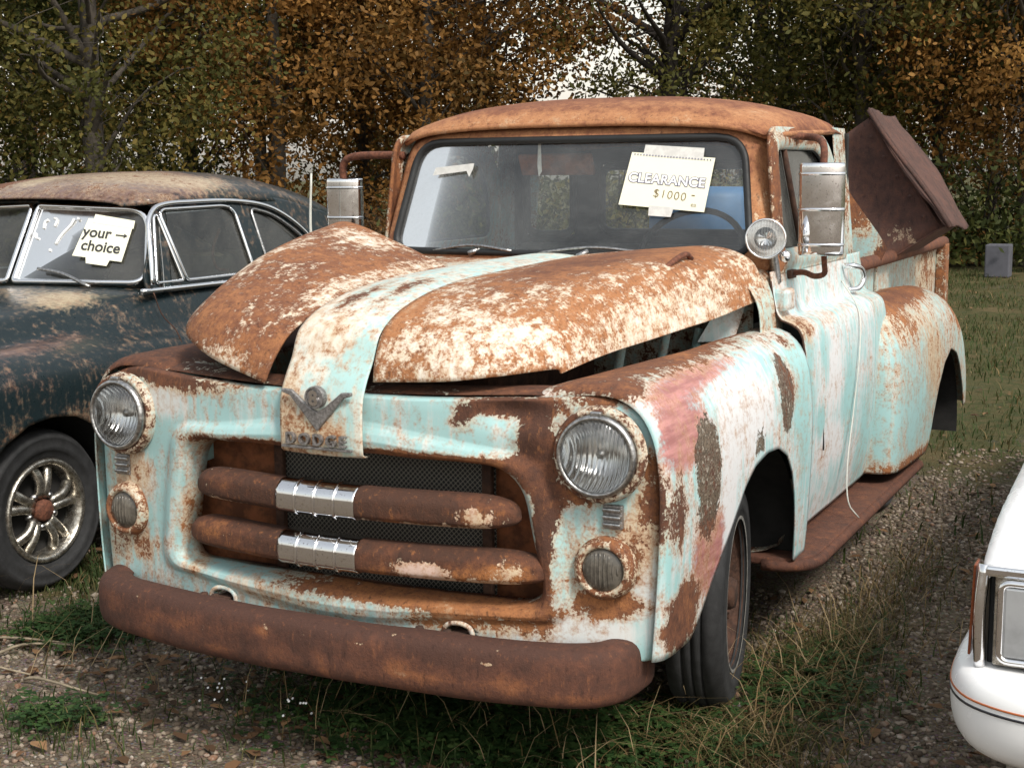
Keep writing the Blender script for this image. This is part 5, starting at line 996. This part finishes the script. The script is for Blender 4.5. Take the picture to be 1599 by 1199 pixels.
def make_tree(seed, H, rad, z0, nleaf, leaf, trunk=.16, open_=.0, bark='bark', limbs=26):
    g = np.random.default_rng(seed); ncl = 120
    u = g.standard_normal((ncl, 3)); u /= np.linalg.norm(u, axis=1)[:, None]; rr = g.uniform(.25, 1, ncl)**.6
    zc, hz = (z0+H)/2, (H-z0)/2
    C_ = np.stack([u[:, 0]*rr*rad, u[:, 1]*rr*rad, zc+u[:, 2]*rr*hz], 1)
    lean = g.uniform(-.25, .25, 2); tp = np.array([[lean[0]*t*t+.08*math.sin(4*t+seed), lean[1]*t*t+.08*math.cos(3*t+seed), H*.9*t] for t in np.linspace(0, 1, 14)])
    paths = [(tp, trunk, trunk*.25)]
    for c in C_[g.permutation(ncl)[:limbs]]:
        zb = max(z0*.7, min(c[2]-g.uniform(.2, 1.6), H*.8)); i = int(np.clip(zb/(H*.9)*13, 0, 13)); s = tp[i]; mid = (s+c)/2+g.standard_normal(3)*.25+np.array([0, 0, .2]); P = cr([s, mid, c], 9)+np.cumsum(g.standard_normal((9, 3))*.03, axis=0); P[0] = s
        paths.append((P, trunk*g.uniform(.2, .42), .010))
        for q in range(3):
            e = P[g.integers(4, 8)]; paths.append((cr([e, e+g.standard_normal(3)*.3, e+g.standard_normal(3)*.55], 5), .014, .004))
    tr = tubes_mesh('trunk', paths, bark)
    k = g.integers(0, ncl, nleaf); sp = g.uniform(.20, .52, ncl)[k][:, None]; P = C_[k]+g.standard_normal((nleaf, 3))*sp*np.array([1, 1, .75]); keep = P[:, 2] > .25; P = P[keep]; k = k[keep]; n = len(P)
    if open_ > 0: kk = g.random(ncl) > open_; m2 = kk[k]; P, k = P[m2], k[m2]; n = len(P)
    e1 = g.standard_normal((n, 3)); e1 /= np.linalg.norm(e1, axis=1)[:, None]; e2 = np.cross(e1, g.standard_normal((n, 3))); e2 /= np.linalg.norm(e2, axis=1)[:, None]; e3 = np.cross(e1, e2)
    s = (leaf*g.uniform(.6, 1.3, n))[:, None]; V = np.zeros((n, 6, 3))
    for q, (a, b_, c) in enumerate(((-1, 0, 0), (-.25, -.42, .12), (.45, -.5, .16), (1, 0, -.1), (.4, .46, .15), (-.3, .5, .1))): V[:, q] = P+s*(a*e1+b_*e2+c*e3)
    tone = np.clip(g.beta(2, 2.2, ncl)[k]*.65+g.random(n)*.35, 0, 1)
    cm = np_mesh('crown', V.reshape(-1, 3), np.arange(6)[None]+(np.arange(n)*6)[:, None], LEAF['olive'], np.repeat(tone, 6)); me = cm.data; bpy.data.objects.remove(cm); return tr, me
VAR = [make_tree(11, 9.5, 2.7, .8, 25000, .052), make_tree(12, 10.5, 2.9, 1.2, 25000, .053), make_tree(13, 8.5, 2.5, .5, 23000, .050), make_tree(14, 10, 3.4, 1.7, 15000, .053, .24, .25, 'barkdark', 40), make_tree(15, 9, 3.0, .9, 22000, .052, .22)]
def plant(name, var, x, y, pal, rz, sc_, label, catg, group, parts=('trunk', 'crown')):
    e = thing(name, (x, y, 0), label, catg, group); e.rotation_euler = (0, 0, rz); e.scale = (sc_, sc_, sc_*random.uniform(.92, 1.12))
    for nm, me in zip(parts, var):
        o = bpy.data.objects.new(nm, me); COL.objects.link(o); o.parent = e
        if nm in ('crown', 'foliage'): o.material_slots[0].link = 'OBJECT'; o.material_slots[0].material = LEAF[pal]
    return e
TR = [(0, -17.66, 11.57, 'olive', 'olive oak well left of the sedan'), (2, -17.16, 14.07, 'green', 'green oak beyond the sedan hood'), (4, -13.53, 13.65, 'olive', 'olive green oak with a pale grey trunk rising behind the sedan roof'), (1, -15.36, 18.33, 'green', 'green tree standing back behind the sedan roof'), (0, -12.76, 17.39, 'orange', 'pale orange tree behind the rear of the sedan'), (2, -13.09, 20.58, 'orange', 'orange oak in the wood behind the sedan fastback'), (0, -10.36, 18.60, 'orange', 'bright orange oak behind the passenger side mirror'), (1, -10.6, 21.2, 'rusty', 'russet oak behind the left end of the cab roof'), (3, -6.96, 21.43, 'olive', 'open oak with a dark forked trunk above the cab roof'), (2, -6.0, 25.3, 'green', 'green tree behind the dark forked oak'), (1, -3.76, 22.6, 'olive', 'olive tree behind the rusty bin'), (0, -2.9, 25.6, 'rusty', 'russet tree behind the tilted bin lid'), (2, -.80, 22.2, 'orange', 'dark orange tree at the far side of the field'), (4, .9, 24.96, 'green', 'green tree standing over the grey block'), (1, 2.9, 23.67, 'olive', 'olive tree far behind the white car')]
for k, (v_, x, y, pal, lb) in enumerate(TR): plant('oak_tree', VAR[v_], x, y, pal, k*1.3, 1.0+.08*math.sin(k*2.1), lb, 'tree', 'trees along the wood edge')
for k, (x, y) in enumerate(((-32.7, 19.7), (-30.1, 21), (-27.5, 22.3), (-24.9, 23.6), (-22.3, 24.9), (-19.7, 26.2), (-17.2, 27.5), (-8.3, 31.6), (-5.4, 32.9), (-3.0, 34.2), (-1.0, 35.3), (1.5, 36.6), (4.2, 37.9))):
    plant('wood_tree', VAR[(0, 1, 2, 4)[k % 4]], x, y, ('olive', 'rusty', 'olive', 'orange')[k % 4], k*.9+.4, 1.15, 'tree deep in the wood behind the front row of oaks', 'tree', 'trees deep in the wood')
def make_shrub(seed, n):
    g = np.random.default_rng(seed); st_ = []
    for k in range(9): a = g.uniform(0, 6.28); L = g.uniform(.6, 1.5); st_.append((cr([(0, 0, 0), (.25*math.cos(a), .25*math.sin(a), L*.6), (.7*math.cos(a), .7*math.sin(a), L)], 6), .016, .005))
    tr = tubes_mesh('stem', st_, 'barkdark'); P = np.stack([g.standard_normal(n)*.62, g.standard_normal(n)*.62, np.abs(g.standard_normal(n))*.55+.08], 1)
    e1 = g.standard_normal((n, 3)); e1 /= np.linalg.norm(e1, axis=1)[:, None]; e2 = np.cross(e1, g.standard_normal((n, 3))); e2 /= np.linalg.norm(e2, axis=1)[:, None]; s = (.05*g.uniform(.6, 1.3, n))[:, None]; V = np.zeros((n, 4, 3))
    for q, (a, b_) in enumerate(((-1, 0), (0, -.45), (1, 0), (0, .45))): V[:, q] = P+s*(a*e1+b_*e2)
    cm = np_mesh('foliage', V.reshape(-1, 3), np.arange(4)[None]+(np.arange(n)*4)[:, None], LEAF['green'], np.repeat(g.random(n)*.8, 4)); me = cm.data; bpy.data.objects.remove(cm); return tr, me
SH = [make_shrub(3, 4200), make_shrub(4, 4800)]
for k, (x, y) in enumerate([(-16.9+1.255*i, 13.4+.63*i) for i in range(15) if i % 3 != 1]):
    plant('shrub', SH[k % 2], x+.4*math.sin(k*5), y+.8+.5*math.cos(k*3), ('green', 'olive', 'green', 'rusty')[k % 4], k*1.1, 1.15+.3*math.sin(k*1.7), ('green', 'olive', 'green', 'russet')[k % 4]+' low bushy shrub at the foot of the wood', 'shrub', 'shrubs at the wood edge', ('stem', 'foliage'))
plant('autumn_bush', SH[0], -1.9, 22.3, 'orange', .5, .62, 'small bright orange bush at the edge of the field', 'bush', None, ('stem', 'foliage'))
wd = tag(box('grey_block', (-.93, 19.6, .24), (.36, .36, .50), 'concrete', None, b=.02), 'upright grey block standing in the grass near the wood', 'block')
ty = lathe('old_tyre', [(.20, -.1), (.30, -.11), (.36, -.07), (.37, 0), (.36, .07), (.30, .11), (.20, .1), (.19, 0), (.20, -.1)], (-.35, 20.9, .36), (.75, -.65, .05), 'rubber', None, 36); tag(ty, 'old black tyre standing in the grass beside the grey block', 'tyre')
lg = tube('fallen_log', [(-3.6, 22.4, .22), (-2.4, 22.9, .25), (-1.1, 23.2, .2)], [.20, .17, .13], 'barkdark', None, 10, 12); tag(lg, 'dark fallen log at the edge of the wood', 'log')
